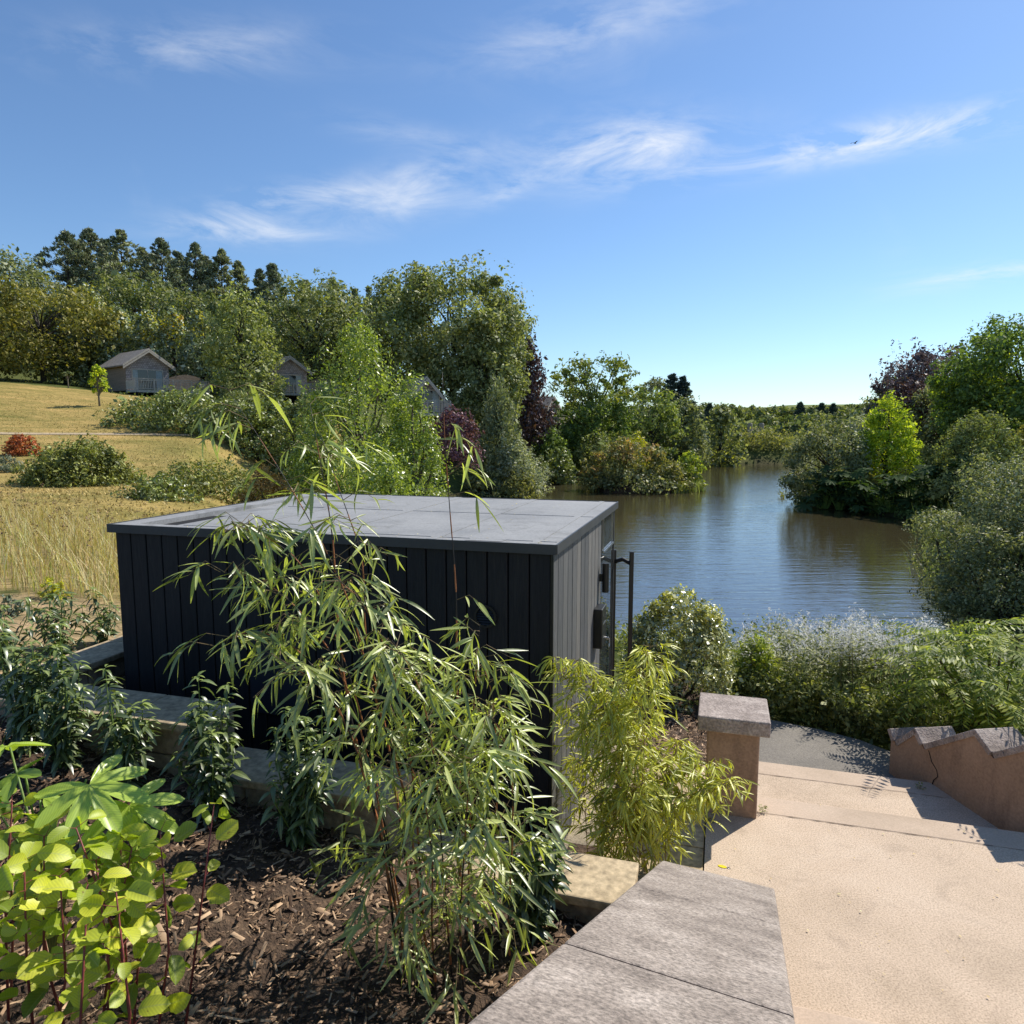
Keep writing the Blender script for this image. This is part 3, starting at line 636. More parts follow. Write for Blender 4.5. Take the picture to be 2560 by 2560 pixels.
# ------------------------------------------------------------------ garden walls and copings
def coping_wall(name, label, segs, depth_b, axis='a'):
    w = tag(empty(name, (BX, BY, 0), -PHI), label, 'wall')
    for (s0, s1, z, zb) in segs:
        b0, b1 = depth_b
        L_ = s1-s0; nst = max(1, round(L_/.62)); st = L_/nst
        for k in range(nst):
            q0, q1 = s0+k*st+.002, s0+(k+1)*st-.002; j = rng.uniform(-.012, .012)
            m = MB()
            if axis == 'a': m.box(q0, q1, b0-.02+j, b1+.02, z-.055, z+rng.uniform(-.003, .003))
            else: m.box(b0-.02, b1+.02+j, q0, q1, z-.055, z+rng.uniform(-.003, .003))
            m.build('coping_stone', M['sandstone'], w, bevel=.010)
        rows = max(1, int((z-.055-zb)/.17)); rh = (z-.055-zb)/rows
        for r_ in range(rows):
            x = s0-(.2 if r_ % 2 else 0)
            while x < s1:
                L2 = rng.uniform(.3, .55); q0, q1 = max(s0, x)+.004, min(s1, x+L2)-.004; x += L2
                if q1-q0 < .03: continue
                z0, z1 = zb+r_*rh+.003, zb+(r_+1)*rh-.003; j = rng.uniform(0, .012)
                m = MB(); (m.box(q0, q1, b0+j, b1-j, z0, z1) if axis == 'a' else m.box(b0+j, b1-j, q0, q1, z0, z1)); m.build('stone', M['wall_stone'], w, bevel=.012)
    return w
coping_wall('garden_wall', 'low stepped sandstone wall with flat copings in front of the black cabin', [(-4.32, -2.06, 4.15, 3.55), (-2.055, -.76, 3.85, 3.2), (-.755, .66, 3.49, 2.85)], (-.94, -.58))
coping_wall('garden_wall', 'short sandstone wall running back along the left side of the cabin', [(-.555, 2.9, 4.06, 3.3)], (-4.32, -3.96), 'b')
# irrigation hose left of the wall
hz = [W(px, py, D) for px, py, D in [(60, 1620, 5.9), (120, 1608, 6.05), (180, 1600, 6.2), (235, 1597, 6.3)]]
tag(MB().tube([(p[0], p[1], gz(p[0], p[1])+.03) for p in hz], .012, 6).build('hose', M['hose']), 'thin grey irrigation hose on the soil behind the left wall', 'hose')

# pier with cap
pc = [Wz(px, py, 3.81) for px, py in [(1747, 1789), (1927, 1808), (1917, 1746), (1749, 1729)]]
pcx = sum(p[0] for p in pc)/4; pcy = sum(p[1] for p in pc)/4
pier = tag(empty('gate_pier', (pcx, pcy, 0), -PHI), 'square rendered pier with lichen grey capstone at the head of the steps', 'pier')
MB().box(-.195, .195, -.19, .19, 2.90, 3.695).build('shaft', M['render'], pier, bevel=.015)
cp = MB(); cp.box(-.265, .265, -.26, .26, 3.69, 3.81); cp.build('capstone', M['cap'], pier, bevel=.012)
# small block behind the bamboo
bp = Wz(1541, 1775, 2.95); sb = tag(empty('stone_block', (bp[0], bp[1], 0), -PHI), 'low brown stone block half hidden behind the golden bamboo', 'stone block')
MB().box(-.09, .09, -.10, .10, 2.8, 3.10).build('shaft', M['render'], sb, bevel=.01); MB().box(-.105, .105, -.115, .115, 3.10, 3.16).build('capstone', M['cap'], sb, bevel=.008)

# sloping coping left of the steps
def slope_wall():
    P1 = Wz(1655, 2150, 3.55); P2 = Wz(1935, 2190, 3.55)
    root = tag(empty('step_parapet', (P1[0], P1[1], 0), -R(20.0)), 'broad weathered grey sloping coping beside the foot of the steps', 'parapet')
    wd = float(np.hypot(*(P2-P1)[:2])); sl = math.tan(R(26)); t = 0.0; z = 3.55
    for k, ln in enumerate((.98, 1.1, .95)):
        y0, y1 = -t, -t-ln; za, zb_ = z, z+sl*ln
        m = MB(); m.add([(0, y0, za), (wd, y0-.05, za), (wd, y1-.05, zb_), (0, y1, zb_), (0, y0, za-.09), (wd, y0-.05, za-.09), (wd, y1-.05, zb_-.09), (0, y1, zb_-.09)],
                        [(0, 3, 2, 1), (4, 5, 6, 7), (0, 1, 5, 4), (1, 2, 6, 5), (2, 3, 7, 6), (3, 0, 4, 7)])
        m.build('coping_stone', M['cap_grey'], root, bevel=.012)
        m = MB(); m.add([(.04, y0-.05, za-.088), (wd-.04, y0-.08, za-.088), (wd-.04, y1, zb_-.088), (.04, y1, zb_-.088), (.04, y0-.05, 2.8), (wd-.04, y0-.08, 2.8), (wd-.04, y1, 2.8), (.04, y1, 2.8)],
                        [(0, 3, 2, 1), (4, 5, 6, 7), (0, 1, 5, 4), (1, 2, 6, 5), (2, 3, 7, 6), (3, 0, 4, 7)])
        m.build('wall', M['render'], root)
        t += ln+.006; z = zb_+.003
slope_wall()
# saw-tooth wall right of the steps: profile (y, z) of the inner face
prof = [(6.60, 3.116), (6.533, 3.016), (6.283, 3.259), (6.174, 3.15), (5.623, 3.535), (5.441, 3.418), (5.06, 3.69)]
def XW(y): return 3.69+(6.54-y)*.158
sw = tag(empty('saw_tooth_wall'), 'rendered wall with saw-tooth copings on the right of the steps', 'wall')
m = MB(); n = len(prof); X0, X1 = RXW, RXW+.34
V = [(XW(y), y, z-.05) for y, z in prof]+[(XW(prof[-1][0]), prof[-1][0], 2.4), (XW(prof[0][0]), prof[0][0], 2.4)]
V2 = [(p[0]+.34, p[1]+.05, p[2]) for p in V]; k = len(V)
m.add(V+V2, [tuple(range(k)), tuple(range(2*k-1, k-1, -1))]+[(i, i+k, (i+1) % k+k, (i+1) % k) for i in range(k)])
m.build('wall', M['render'], sw)
def coping_piece(p, q, mat):
    y0, z0 = p; y1, z1 = q; nx, nz = -(z1-z0), (y1-y0); l = math.hypot(nx, nz); nx, nz = nx/l, nz/l
    if nz < 0: nx, nz = -nx, -nz
    t = .05; A = (y0-nx*t, z0-nz*t); B = (y1-nx*t, z1-nz*t)
    o_, w_ = -.018, .376
    V = [(XW(y0)+o_, y0, z0), (XW(y0)+o_+w_, y0+.05, z0), (XW(y1)+o_+w_, y1+.05, z1), (XW(y1)+o_, y1, z1), (XW(A[0])+o_, *A), (XW(A[0])+o_+w_, A[0]+.05, A[1]), (XW(B[0])+o_+w_, B[0]+.05, B[1]), (XW(B[0])+o_, *B)]
    MB().add(V, [(0, 1, 2, 3), (7, 6, 5, 4), (0, 4, 5, 1), (1, 5, 6, 2), (2, 6, 7, 3), (3, 7, 4, 0)]).build('coping_stone', mat, sw, bevel=.006)
for i in range(n-1):
    p, q = np.array(prof[i]), np.array(prof[i+1]); ln = np.linalg.norm(q-p); kk = max(1, round(ln/.13)) if q[1] > p[1] and ln > .2 else 1
    for j in range(kk):
        s0 = p+(q-p)*(j/kk); s1 = p+(q-p)*((j+1)/kk); dv = (q-p)/ln*.0025
        coping_piece(tuple(s0+dv), tuple(s1-dv), M['cap'] if kk == 1 else M['cap'])
# cracks in the render
ck = [Wz(px, py, 3)for px, py in [(0, 0)]]
crk = [(2322, 1876), (2330, 1905), (2342, 1925), (2345, 1942), (2335, 1950), (2330, 1964), (2318, 1966), (2312, 1975)]
cpts = []
for px, py in crk:
    dx, dy = (px-1280)/FPX, (py-1280)/FPX; kx = dx/(CP-dy*SP); cpts.append(W(px, py, 4.723/(kx+.158))+np.array([-.002, 0, 0]))
MB().tube([tuple(p) for p in cpts], [.003, .004, .003, .004, .005, .004, .005, .003], 4).build('crack', M['void'], sw)
# yellow key tag lying on the concrete
kp = Wz(1806, 2167, 3.0); kt = tag(empty('key_tag', (kp[0], kp[1], 2.998), R(-25)), 'small yellow plastic key tag lying on the concrete', 'key tag')
V = []; n = 16
for z_ in (.0, .006):
    for k in range(n): V.append((math.cos(2*math.pi*k/n)*.030, math.sin(2*math.pi*k/n)*.015, z_))
MB().add(V, [tuple(range(n, 2*n)), tuple(range(n))[::-1]]+[(k, (k+1) % n, (k+1) % n+n, k+n) for k in range(n)]).build('tag', M['yellow_plastic'], kt)
MB().tube([(.03, 0, .004), (.042, .008, .006), (.052, 0, .004), (.042, -.008, .004), (.03, 0, .004)], .002, 5).build('ring', M['steel'], kt)

# ------------------------------------------------------------------ foliage generators
def unit(v): return v/np.maximum(np.linalg.norm(v, axis=-1, keepdims=True), 1e-9)
def kites(pos, tdir, nrm, ln, wd, fold=.0):
    """leaf-shaped quads: pos base-centre, tdir along leaf, nrm facing"""
    t = unit(tdir); s = unit(np.cross(nrm, t)); n = np.cross(t, s)
    ln = np.asarray(ln)[:, None]; wd = np.asarray(wd)[:, None]
    V = np.stack([pos-t*ln*.5, pos+s*wd*.5+t*ln*.05+n*wd*fold, pos+t*ln*.5, pos-s*wd*.5+t*ln*.05+n*wd*fold], 1).reshape(-1, 3)
    return V
def cloud(r, cen, rad, per, ln, asp=.5, flat=.8, up=.35, droop=0.0, outb=.6):
    n = len(cen)*per; c = np.repeat(cen, per, 0); rd = np.repeat(rad, per)
    d = unit(r.normal(size=(n, 3))); rr = rd*(.30+.70*np.sqrt(r.random(n)))
    p = c+d*rr[:, None]*np.array([1, 1, flat])
    nrm = unit(d*outb+r.normal(size=(n, 3))*.55+np.array([0, 0, up])); t = np.cross(nrm, r.normal(size=(n, 3))); t[:, 2] -= droop; t = unit(t)
    l = ln*np.exp(r.normal(-.06, .34, n)); return kites(p, t, nrm, l, l*asp*r.uniform(.75, 1.25, n))
def quads(V): n = len(V)//4; return np.arange(n*4).reshape(n, 4)
PROF = {
    'round': lambda t: np.sqrt(np.clip(1-((t-.52)/.52)**2, 0, 1)),
    'broad': lambda t: np.sqrt(np.clip(1-((t-.60)/.60)**2, 0, 1))*(.55+.45*np.clip(t*2.2, 0, 1)),
    'dome': lambda t: np.sqrt(np.clip(1-t**2.2, 0, 1)),
    'cone': lambda t: np.clip(1.02-t, 0, 1)**.8*np.clip(t*8+.35, 0, 1),
    'pine': lambda t: np.clip(1.02-t, 0, 1)**.92*np.clip(t*3.0+.45, 0, 1),
    'column': lambda t: np.clip(1.02-t, 0, 1)**.45*np.clip(t*3+.5, 0, 1),
    'egg': lambda t: np.clip(1-t, 0, 1)**.5*np.clip(t*3.2+.25, 0, 1)**.6*1.05,
    'tower': lambda t: np.clip(1-t**3, 0, 1)**.6,
}
def clumps(r, shape, h0, h1, wx_, wy_, n, crad, shell=.45):
    t = r.random(n*6); w = PROF[shape](t)+.05; t = t[r.random(n*6) < w/w.max()][:n]
    n = len(t); pr = PROF[shape](t); th = r.uniform(0, 2*np.pi, n); rho = pr*np.sqrt(r.uniform(shell, 1, n))
    cr = crad*np.exp(r.normal(-.05, .38, n))
    z = h0+(h1-h0)*t
    return np.stack([np.cos(th)*np.maximum(rho*wx_/2-cr*.55, 0), np.sin(th)*np.maximum(rho*wy_/2-cr*.55, 0), np.clip(z, h0+cr*.3, h1-cr*.45)], 1), cr
def shoots(r, cen, cr, per, ln, asp, k=.4, flat=.8, up=.35, droop=0.0):
    """small sprays that break the outline"""
    sel = r.random(len(cen)) < k; c = cen[sel]; m = c.mean(0) if len(c) else 0; d = unit(c-m+r.normal(0, .3, c.shape)*cr[sel][:, None])
    d[:, 2] += .25; q = np.minimum(cr[sel], np.median(cr)*1.3); c2 = c+unit(d)*(q*r.uniform(.75, 1.2, len(c)))[:, None]
    return cloud(r, c2, q*.36, max(6, int(per*.14)), ln, asp, flat*1.3, up, droop)
def limb(m, p, q, r0, r1, rnd, sag=.12, n=4, sides=5):
    p = np.asarray(p, float); q = np.asarray(q, float); L_ = np.linalg.norm(q-p); pts = []
    off = np.array([rnd.uniform(-1, 1), rnd.uniform(-1, 1), rnd.uniform(.2, 1)])*L_*sag
    for i in range(n+1):
        t = i/n; pts.append(tuple(p+(q-p)*t+off*math.sin(t*math.pi)))
    m.tube(pts, [r0+(r1-r0)*i/n for i in range(n+1)], sides, False)
def tree(name, label, px, top, base, wpx, D, shape, mat, cat='tree', group=None, trunk=.28, lf=1.0, dens=1.0, crad=None, bark='bark', seed=None, depth=1.0, extra=None, ncl=None,
         flat=.8, droop=0.0, asp=.5, leafl=None, shell=.45, ground=None, up=.35):
    """a tree from its place and outline: px centre, top and base rows of the photo, width in photo pixels, distance"""
    sd_ = seed if seed is not None else abs(int(px*7+top*3+D)); r = np.random.default_rng(sd_); rnd = random.Random(sd_)
    P = W(px, base, D); zt_ = W(px, top, D)[2]; g0 = gz(P[0], P[1]) if ground is None else ground
    z0 = g0-.15; H = zt_-z0; dep = CP*D+0; wd = wpx/FPX*D*1.22
    root = tag(empty(name, (P[0], P[1], z0)), label, cat, group)
    cb_ = H*trunk
    crad = crad or max(.12*wd, .07*H); n = ncl or int(np.clip(1.6*(H-cb_)*wd/(crad*crad), 24, 170))
    cen, cr = clumps(r, shape, cb_, H, wd, wd*depth, n, crad, shell)
    ln = (leafl or max(.10, .0046*D))*lf
    per = int(np.clip(dens*3.9*crad*crad/(ln*ln*asp), 14, 420))
    V = np.concatenate([cloud(r, cen, cr, per, ln, asp, flat, up, droop), shoots(r, cen, cr, per, ln, asp, .4, flat, up, droop)])
    link('crown', mesh('crown', V, quads(V), mat), root)
    if extra:                                       # (share of clumps, material, only above height fraction)
        mt, frac, hf = extra
        sel = (cen[:, 2] > cb_+(H-cb_)*hf) & (r.random(len(cen)) < frac)
        if sel.any():
            c2 = cen[sel]+np.array([0, 0, .15])*cr[sel][:, None]; V = cloud(r, c2, cr[sel]*.85, max(8, int(per*.55)), ln, asp, flat, up, droop)
            link('crown', mesh('tinted_crown', V, quads(V), mt), root)
    m = MB(); tr_ = max(.05, H*.016+wd*.006)
    topz = H*(.9 if shape in ('cone', 'pine', 'column', 'egg') else .62)
    m.tube([(0, 0, -.3), (rnd.uniform(-.02, .02)*H, 0, topz*.35), (rnd.uniform(-.03, .03)*H, rnd.uniform(-.03, .03)*H, topz*.7), (0, 0, topz)], [tr_*1.25, tr_, tr_*.7, tr_*.2], 8)
    for i in np.argsort(-cr)[:min(34, len(cr))]:
        q = cen[i]; zb_ = np.clip(q[2]*.62, cb_*.6, topz*.95); limb(m, (0, 0, zb_), q, tr_*.42, tr_*.08, rnd)
    m.build('trunk', M[bark], root, True)
    return root
def shrub(name, label, px, top, base, wpx, D, mat, shape='dome', cat='shrub', group=None, lf=1.0, dens=1.0, depth=.9, extra=None, crad=None, seed=None, asp=.5, leafl=None, flat=.8, ground=None, droop=0.0, up=.35, ncl=None, shell=.5, shoot=.5):
    sd_ = seed if seed is not None else int(px*5+top*11+D); r = np.random.default_rng(sd_); rnd = random.Random(sd_)
    P = W(px, base, D); g0 = gz(P[0], P[1]) if ground is None else ground; z0 = min(g0, P[2]+.0)-.05 if ground is None else ground
    H = W(px, top, D)[2]-z0; wd = wpx/FPX*D*1.15
    root = tag(empty(name, (P[0], P[1], z0)), label, cat, group)
    crad = crad or .13*max(H, wd); n = ncl or int(np.clip(2.1*H*wd/(crad*crad), 22, 150))
    cen, cr = clumps(r, shape, 0, H, wd, wd*depth, n, crad, shell)
    ln = (leafl or max(.06, .0042*D))*lf; per = int(np.clip(dens*3.7*crad*crad/(ln*ln*asp), 14, 460))
    V = np.concatenate([cloud(r, cen, cr, per, ln, asp, flat, up, droop), shoots(r, cen, cr, per, ln, asp, shoot, flat, up, droop)])
    link('foliage', mesh('foliage', V, quads(V), mat), root)
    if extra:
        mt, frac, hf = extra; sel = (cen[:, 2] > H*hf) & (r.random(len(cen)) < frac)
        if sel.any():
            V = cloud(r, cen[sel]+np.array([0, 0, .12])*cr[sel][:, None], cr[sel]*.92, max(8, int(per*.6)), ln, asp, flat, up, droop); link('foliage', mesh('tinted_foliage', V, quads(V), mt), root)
    m = MB()
    for i in range(min(14, len(cen))): limb(m, (rnd.uniform(-.08, .08)*wd, rnd.uniform(-.08, .08)*wd, -.1), cen[i], .018*max(H, .6), .006*H, rnd, .1, 3, 4)
    m.build('stem', M['bark'], root)
    return root
def conifer(name, label, px, top, base, wpx, D, mat, group=None, seed=None, trunk=.10, rag=1.0, dens=1.0, shape='pine', lf=1.0):
    """conifer: feathery sprays filling a ragged spire"""
    sd_ = seed if seed is not None else int(px*3+top+D*5); r = np.random.default_rng(sd_); rnd = random.Random(sd_)
    P = W(px, base, D); z0 = gz(P[0], P[1])-.2; H = W(px, top, D)[2]-z0; wd = wpx/FPX*D*2.35
    root = tag(empty(name, (P[0], P[1], z0)), label, 'conifer', group); m = MB(); tr_ = .012*H+.05; lean = rnd.uniform(-.03, .03)*H
    m.tube([(0, 0, -.3), (lean*.5, 0, H*.5), (lean, 0, H*.97)], [tr_*1.2, tr_*.7, .02], 7)
    nb = int(200*dens); rel = r.random(nb)**.9; th = r.uniform(0, 2*np.pi, nb); gap = .84+.16*np.sin(th*2+rnd.random()*6)*np.sin(rel*9+rnd.random()*6)
    rho = PROF[shape](rel)*wd/2*gap*r.uniform(.35, 1.0, nb)*rag; z = H*(trunk+(1-trunk)*rel)
    c = np.stack([np.cos(th)*rho+lean*z/H, np.sin(th)*rho, np.minimum(z+rho*(.22+.2*rel)-.1, H*.985)], 1); c = np.vstack([c, [[lean, 0, H*.985], [lean, 0, H*.95], [lean, 0, H*.91]]])
    for k in range(0, nb, 3): m.tube([(lean*z[k]/H, 0, z[k]-.02*H), tuple(c[k])], [tr_*.2, .015], 4, False)
    cr = (.036*H)*np.clip(1.5-1.1*c[:, 2]/H, .35, 1)*np.exp(r.normal(0, .3, len(c))); per = 36; n = len(c)*per; ln = max(.22, .0047*D)*lf
    cc = np.repeat(c, per, 0); out = unit(cc*np.array([1, 1, 0])+1e-6); d = unit(r.normal(size=(n, 3))); p = cc+d*(np.repeat(cr, per)*np.sqrt(r.random(n)))[:, None]*np.array([1.25, 1.25, .7])
    V = kites(p, out*.6+np.array([0, 0, .55])+r.normal(size=(n, 3))*.55, r.normal(size=(n, 3)), ln*np.exp(r.normal(0, .3, n)), ln*.36*np.ones(n))
    link('crown', mesh('crown', V, quads(V), mat), root); m.build('trunk', M['bark'], root)
    return root
def blades(r, base, hgt, wid, lean, segs=2, curve=.5):
    """upright blades / stalks as tapering strips: base (n,3)"""
    n = len(base); th = r.uniform(0, 2*np.pi, n); o = np.stack([np.cos(th), np.sin(th), np.zeros(n)], 1); s = np.stack([-np.sin(th+r.normal(0, .6, n)), np.cos(th), np.zeros(n)], 1); s = unit(s)
    rows = []
    for k in range(segs+1):
        t = k/segs; c = base+np.array([0, 0, 1])*(hgt*t*(1-.25*lean*t*curve))[:, None]+o*(hgt*lean*t**1.7)[:, None]; w = wid*(1-t*.92)
        rows.append(np.stack([c-s*w[:, None]/2, c+s*w[:, None]/2], 1))
    V = np.stack(rows, 1).reshape(n, -1, 3); k2 = 2*(segs+1); b = np.arange(n)[:, None]*k2
    F = np.concatenate([np.stack([b[:, 0]+2*i, b[:, 0]+2*i+1, b[:, 0]+2*i+3, b[:, 0]+2*i+2], 1) for i in range(segs)])
    return V.reshape(-1, 3), F
def scatter_poly(r, poly, n):
    poly = np.asarray(poly); lo, hi = poly.min(0), poly.max(0); out = []
    while sum(map(len, out)) < n:
        p = r.uniform(lo, hi, (n, 2)); out.append(p[poly_sd(p, poly) < 0])
    return np.concatenate(out)[:n]

# ------------------------------------------------------------------ far woods and fields
def wood(name, label, rows, mat, seed):
    """far wooded skyline that reads as one mass"""
    r = np.random.default_rng(seed); C = []; RD = []
    for (x0, x1, top0, top1, D, wv) in rows:
        n = int(abs(x1-x0)/ (wv*.55))
        for k in range(n):
            px = x0+(x1-x0)*(k+r.uniform(.1, .9))/n; t = (px-x0)/(x1-x0); top = top0+(top1-top0)*t+r.normal(0, 3.0); d = D*r.uniform(.93, 1.07)
            P = W(px, top, d); g0 = gz(P[0], P[1]); H = max(P[2]-g0, 3.0); w_ = wv/FPX*d
            nc = 22; th = r.uniform(0, 2*np.pi, nc); tt = r.random(nc)**.7; pr = np.sqrt(np.clip(1-((tt-.45)/.56)**2, 0, 1)) if r.random() < .8 else np.clip(1.02-tt, 0, 1)*.7
            C.append(np.stack([P[0]+np.cos(th)*pr*w_*.5, P[1]+np.sin(th)*pr*w_*.5, g0+H*(.08+.9*tt)], 1)); RD.append(np.full(nc, w_*.26))
    C = np.concatenate(C); RD = np.concatenate(RD); dd = rows[0][4]; ln = .0048*dd
    V = cloud(r, C, RD, 12, ln, .6, .9, .5); tag(link(name, mesh(name, V, quads(V), mat)), label, 'woodland', kind='stuff')
wood('far_woodland', 'distant wooded skyline beyond the lake', [(1380, 1700, 1020, 1012, 380, 34), (1700, 1960, 1010, 1022, 420, 30), (1950, 2260, 1022, 1012, 400, 30), (2200, 2600, 1005, 990, 360, 36)], M['mixed'], 1)
wood('far_hedgerow', 'rows of hedgerow trees in the fields before the skyline wood', [(1820, 1960, 1064, 1056, 300, 34), (1920, 2150, 1050, 1034, 290, 40), (2000, 2300, 1040, 1022, 260, 46), (1840, 2000, 1074, 1072, 235, 40), (1960, 2200, 1066, 1052, 225, 46), (1760, 1860, 1050, 1070, 240, 44)], M['mixed'], 2)
for k, (px, top) in enumerate([(2000, 1008), (2050, 1010), (2082, 1011), (1770, 1010)]):
    conifer('fir_tree', ['tall dark fir poking above the far skyline, leftmost of three', 'middle dark fir of the three on the far skyline', 'rightmost dark fir of the three on the far skyline', 'dark fir on the skyline behind the loose lakeside tree'][k], px, top, 1080, 26, 330, M['fir'], 'firs on the skyline', dens=.4, shape='cone')
# folly with low wall in the field
fp = W(1888, 1105, 185); fz = gz(fp[0], fp[1])
fo = tag(empty('stone_folly', (fp[0], fp[1], fz)), 'tiny pale stone gatehouse standing in the far meadow', 'folly')
m = MB(); m.box(-.9, .9, 0, 2, 0, 4.0); m.build('wall', M['stone_far'], fo)
for sx_ in (-1.5, 1.5):
    m = MB(); m.tube([(sx_, 0, 0), (sx_, 0, 5.0), (sx_, 0, 5.3)], [.62, .6, .4], 10); m.build('tower', M['stone_far'], fo)
MB().box(-.4, .4, -.05, 0, 0, 2.0).build('doorway', M['dark_void'], fo)
lw = tag(empty('garden_wall', (fp[0], fp[1]-4, fz-.2)), 'low dark wall crossing the far meadow before the gatehouse', 'wall')
MB().box(-9, 16, 0, .5, 0, 1.0).build('wall', M['stone_far'], lw); MB().box(-9.1, 16.1, -.06, .56, 1.0, 1.15).build('coping_stone', M['stone_far'], lw)

# ------------------------------------------------------------------ lodges on the hillside
def lodge(label, loc, rz, gw=4.0, dp=6.2, wh=2.55, deckx=3.0, fence=True):
    root = tag(empty('timber_lodge', loc, rz), label, 'lodge', 'timber lodges round the lake')
    hw = gw/2; ap = wh+1.5                                     # gable faces local -y, floor at z=0
    m = MB(); m.add([(-hw, 0, 0), (hw, 0, 0), (hw, 0, wh), (0, 0, ap-.12), (-hw, 0, wh)], [(0, 1, 2, 3, 4)]); m.build('gable_wall', M['shingle'], root)
    m = MB(); m.add([(-hw, 0, 0), (-hw, dp, 0), (-hw, dp, wh), (-hw, 0, wh)], [(0, 3, 2, 1)]); m.add([(hw, 0, 0), (hw, dp, 0), (hw, dp, wh), (hw, 0, wh)], [(0, 1, 2, 3)])
    m.add([(-hw, dp, 0), (hw, dp, 0), (hw, dp, wh), (0, dp, ap-.12), (-hw, dp, wh)], [(4, 3, 2, 1, 0)]); m.add([(-hw, 0, 0), (hw, 0, 0), (hw, dp, 0), (-hw, dp, 0)], [(3, 2, 1, 0)]); m.build('side_wall', M['weatherboard'], root)
    for k in range(16):                                         # boards of the long side
        MB().box(-hw-.03, -hw-.004, .02, dp-.02, .02+k*.158, .02+k*.158+.145).build('board', M['weatherboard'], root)
    ov, ev = .55, .4; sl = (ap-wh)/hw
    rf_ = MB()
    for s in (-1, 1):
        V = [(0, -ov, ap), (s*(hw+ev), -ov, wh-sl*ev+.12), (s*(hw+ev), dp+.3, wh-sl*ev+.12), (0, dp+.3, ap)]
        rf_.add(V+[(x, y, z-.10) for x, y, z in V], [(0, 1, 2, 3), (7, 6, 5, 4), (0, 4, 5, 1), (1, 5, 6, 2), (2, 6, 7, 3)] if s > 0 else [(3, 2, 1, 0), (4, 5, 6, 7), (1, 5, 4, 0), (2, 6, 5, 1), (3, 7, 6, 2)])
    rfo = rf_.build('roof', M['roof_shingle'], root)
    for s in (-1, 1):
        for dz, of in ((.02, .01), (-.20, .05)):
            MB().add([(0, -ov-of, ap+dz), (s*(hw+ev+.03), -ov-of, wh-sl*ev+.12+dz), (s*(hw+ev+.03), -ov-of, wh-sl*ev-.06+dz), (0, -ov-of, ap-.18+dz),
                      (0, -ov-of+.05, ap+dz), (s*(hw+ev+.03), -ov-of+.05, wh-sl*ev+.12+dz), (s*(hw+ev+.03), -ov-of+.05, wh-sl*ev-.06+dz), (0, -ov-of+.05, ap-.18+dz)],
                     [(0, 1, 2, 3), (4, 7, 6, 5), (0, 4, 5, 1), (2, 6, 7, 3), (1, 5, 6, 2)]).build('bargeboard', M['grey_wood'], rfo)
    MB().tube([(-hw-ev, -ov, wh-sl*ev+.02), (-hw-ev, dp+.3, wh-sl*ev+.02)], .06, 6).build('gutter', M['weatherboard'], rfo)
    wn = MB().box(-1.4, 1.35, -.03, -.01, .05, 2.0).build('window', M['hut_glass'], root)
    for (u0, u1, v0, v1) in ((-1.5, -1.4, .0, 2.1), (1.35, 1.45, 0, 2.1), (-1.4, 1.35, 2.0, 2.1), (-.05, .0, .05, 2.0)): MB().box(u0, u1, -.07, -.031, v0, v1).build('frame', M['grey_wood'], wn)
    for u0, u1 in ((-1.38, -.95), (.75, 1.33)): MB().box(u0, u1, -.045, -.033, .1, 1.98).build('curtain', M['curtain'], wn)
    dk = MB().box(-hw-.1, hw+deckx, -2.1, -.06, -.22, -.02).build('deck', M['grey_wood'], root)
    for k in range(8): MB().box(-hw-.1, hw+deckx, -2.1+k*.255, -2.1+k*.255+.24, -.016, .012).build('deck_board', M['grey_wood'], dk)
    rl = MB().box(-hw-.12, hw+deckx+.02, -2.16, -2.08, 1.02, 1.09).build('handrail', M['grey_wood'], root)
    MB().box(-hw-.05, hw+deckx, -2.14, -2.10, .88, .94).build('rail', M['grey_wood'], rl); MB().box(-hw-.05, hw+deckx, -2.14, -2.10, .10, .16).build('rail', M['grey_wood'], rl)
    bme = MB().box(-.022, .022, -.02, .02, 0, .76); bm_ = mesh('baluster', bme.V, bme.F, M['grey_wood'])
    x = -hw+.1
    while x < hw+deckx-.05: link('baluster', bm_, root, (x, -2.12, .14)); x += .15
    for k in range(5):
        xx = -hw-.06+(gw+deckx+.04)*k/4; MB().box(xx-.05, xx+.05, -2.17, -2.07, -.25, 1.02).build('post', M['grey_wood'], root)
    for s, xx in ((0, -hw-.08), (1, hw+deckx)):
        MB().box(xx-.04, xx+.04, -2.05, -.1, 1.02, 1.08).build('handrail', M['grey_wood'], root); MB().box(xx-.02, xx+.02, -2.05, -.1, .1, .9).build('side_screen', M['grey_wood'], root)
    for xx in (-hw+.2, hw-.2):
        for yy in (-1.8, .3, dp-.3): MB().box(xx-.1, xx+.1, yy-.1, yy+.1, -3.2, -.05).build('stilt', M['dark_void'], root)
    MB().box(-hw+.3, hw-.3, .6, dp-.4, -2.6, -.04).build('underside', M['dark_void'], root)
    V = []; F = []; nb = 26 if fence else 0                                      # palisade fence beside the deck
    for k in range(nb):
        u = hw+.15+k*.125; hh = 1.35+.75*math.sin(math.pi*(k+2)/(nb+5))*.62
        MB().add([(u, .35, 0), (u+.115, .35, 0), (u+.115, .35, hh-.06), (u+.058, .35, hh), (u, .35, hh-.06), (u, .39, 0), (u+.115, .39, 0), (u+.115, .39, hh-.06), (u+.058, .39, hh), (u, .39, hh-.06)],
                 [(0, 1, 2, 3, 4), (9, 8, 7, 6, 5), (0, 5, 6, 1), (1, 6, 7, 2), (2, 7, 8, 3), (3, 8, 9, 4), (4, 9, 5, 0)]).build('fence_pale', M['weatherboard'], root)
    return root
def lodge_at(label, px, py, D, turn, **kw):
    p = W(px, py, D); az = math.atan2(p[0], p[1])               # gable turned from the line of sight
    lodge(label, tuple(p), -az+R(turn), **kw)
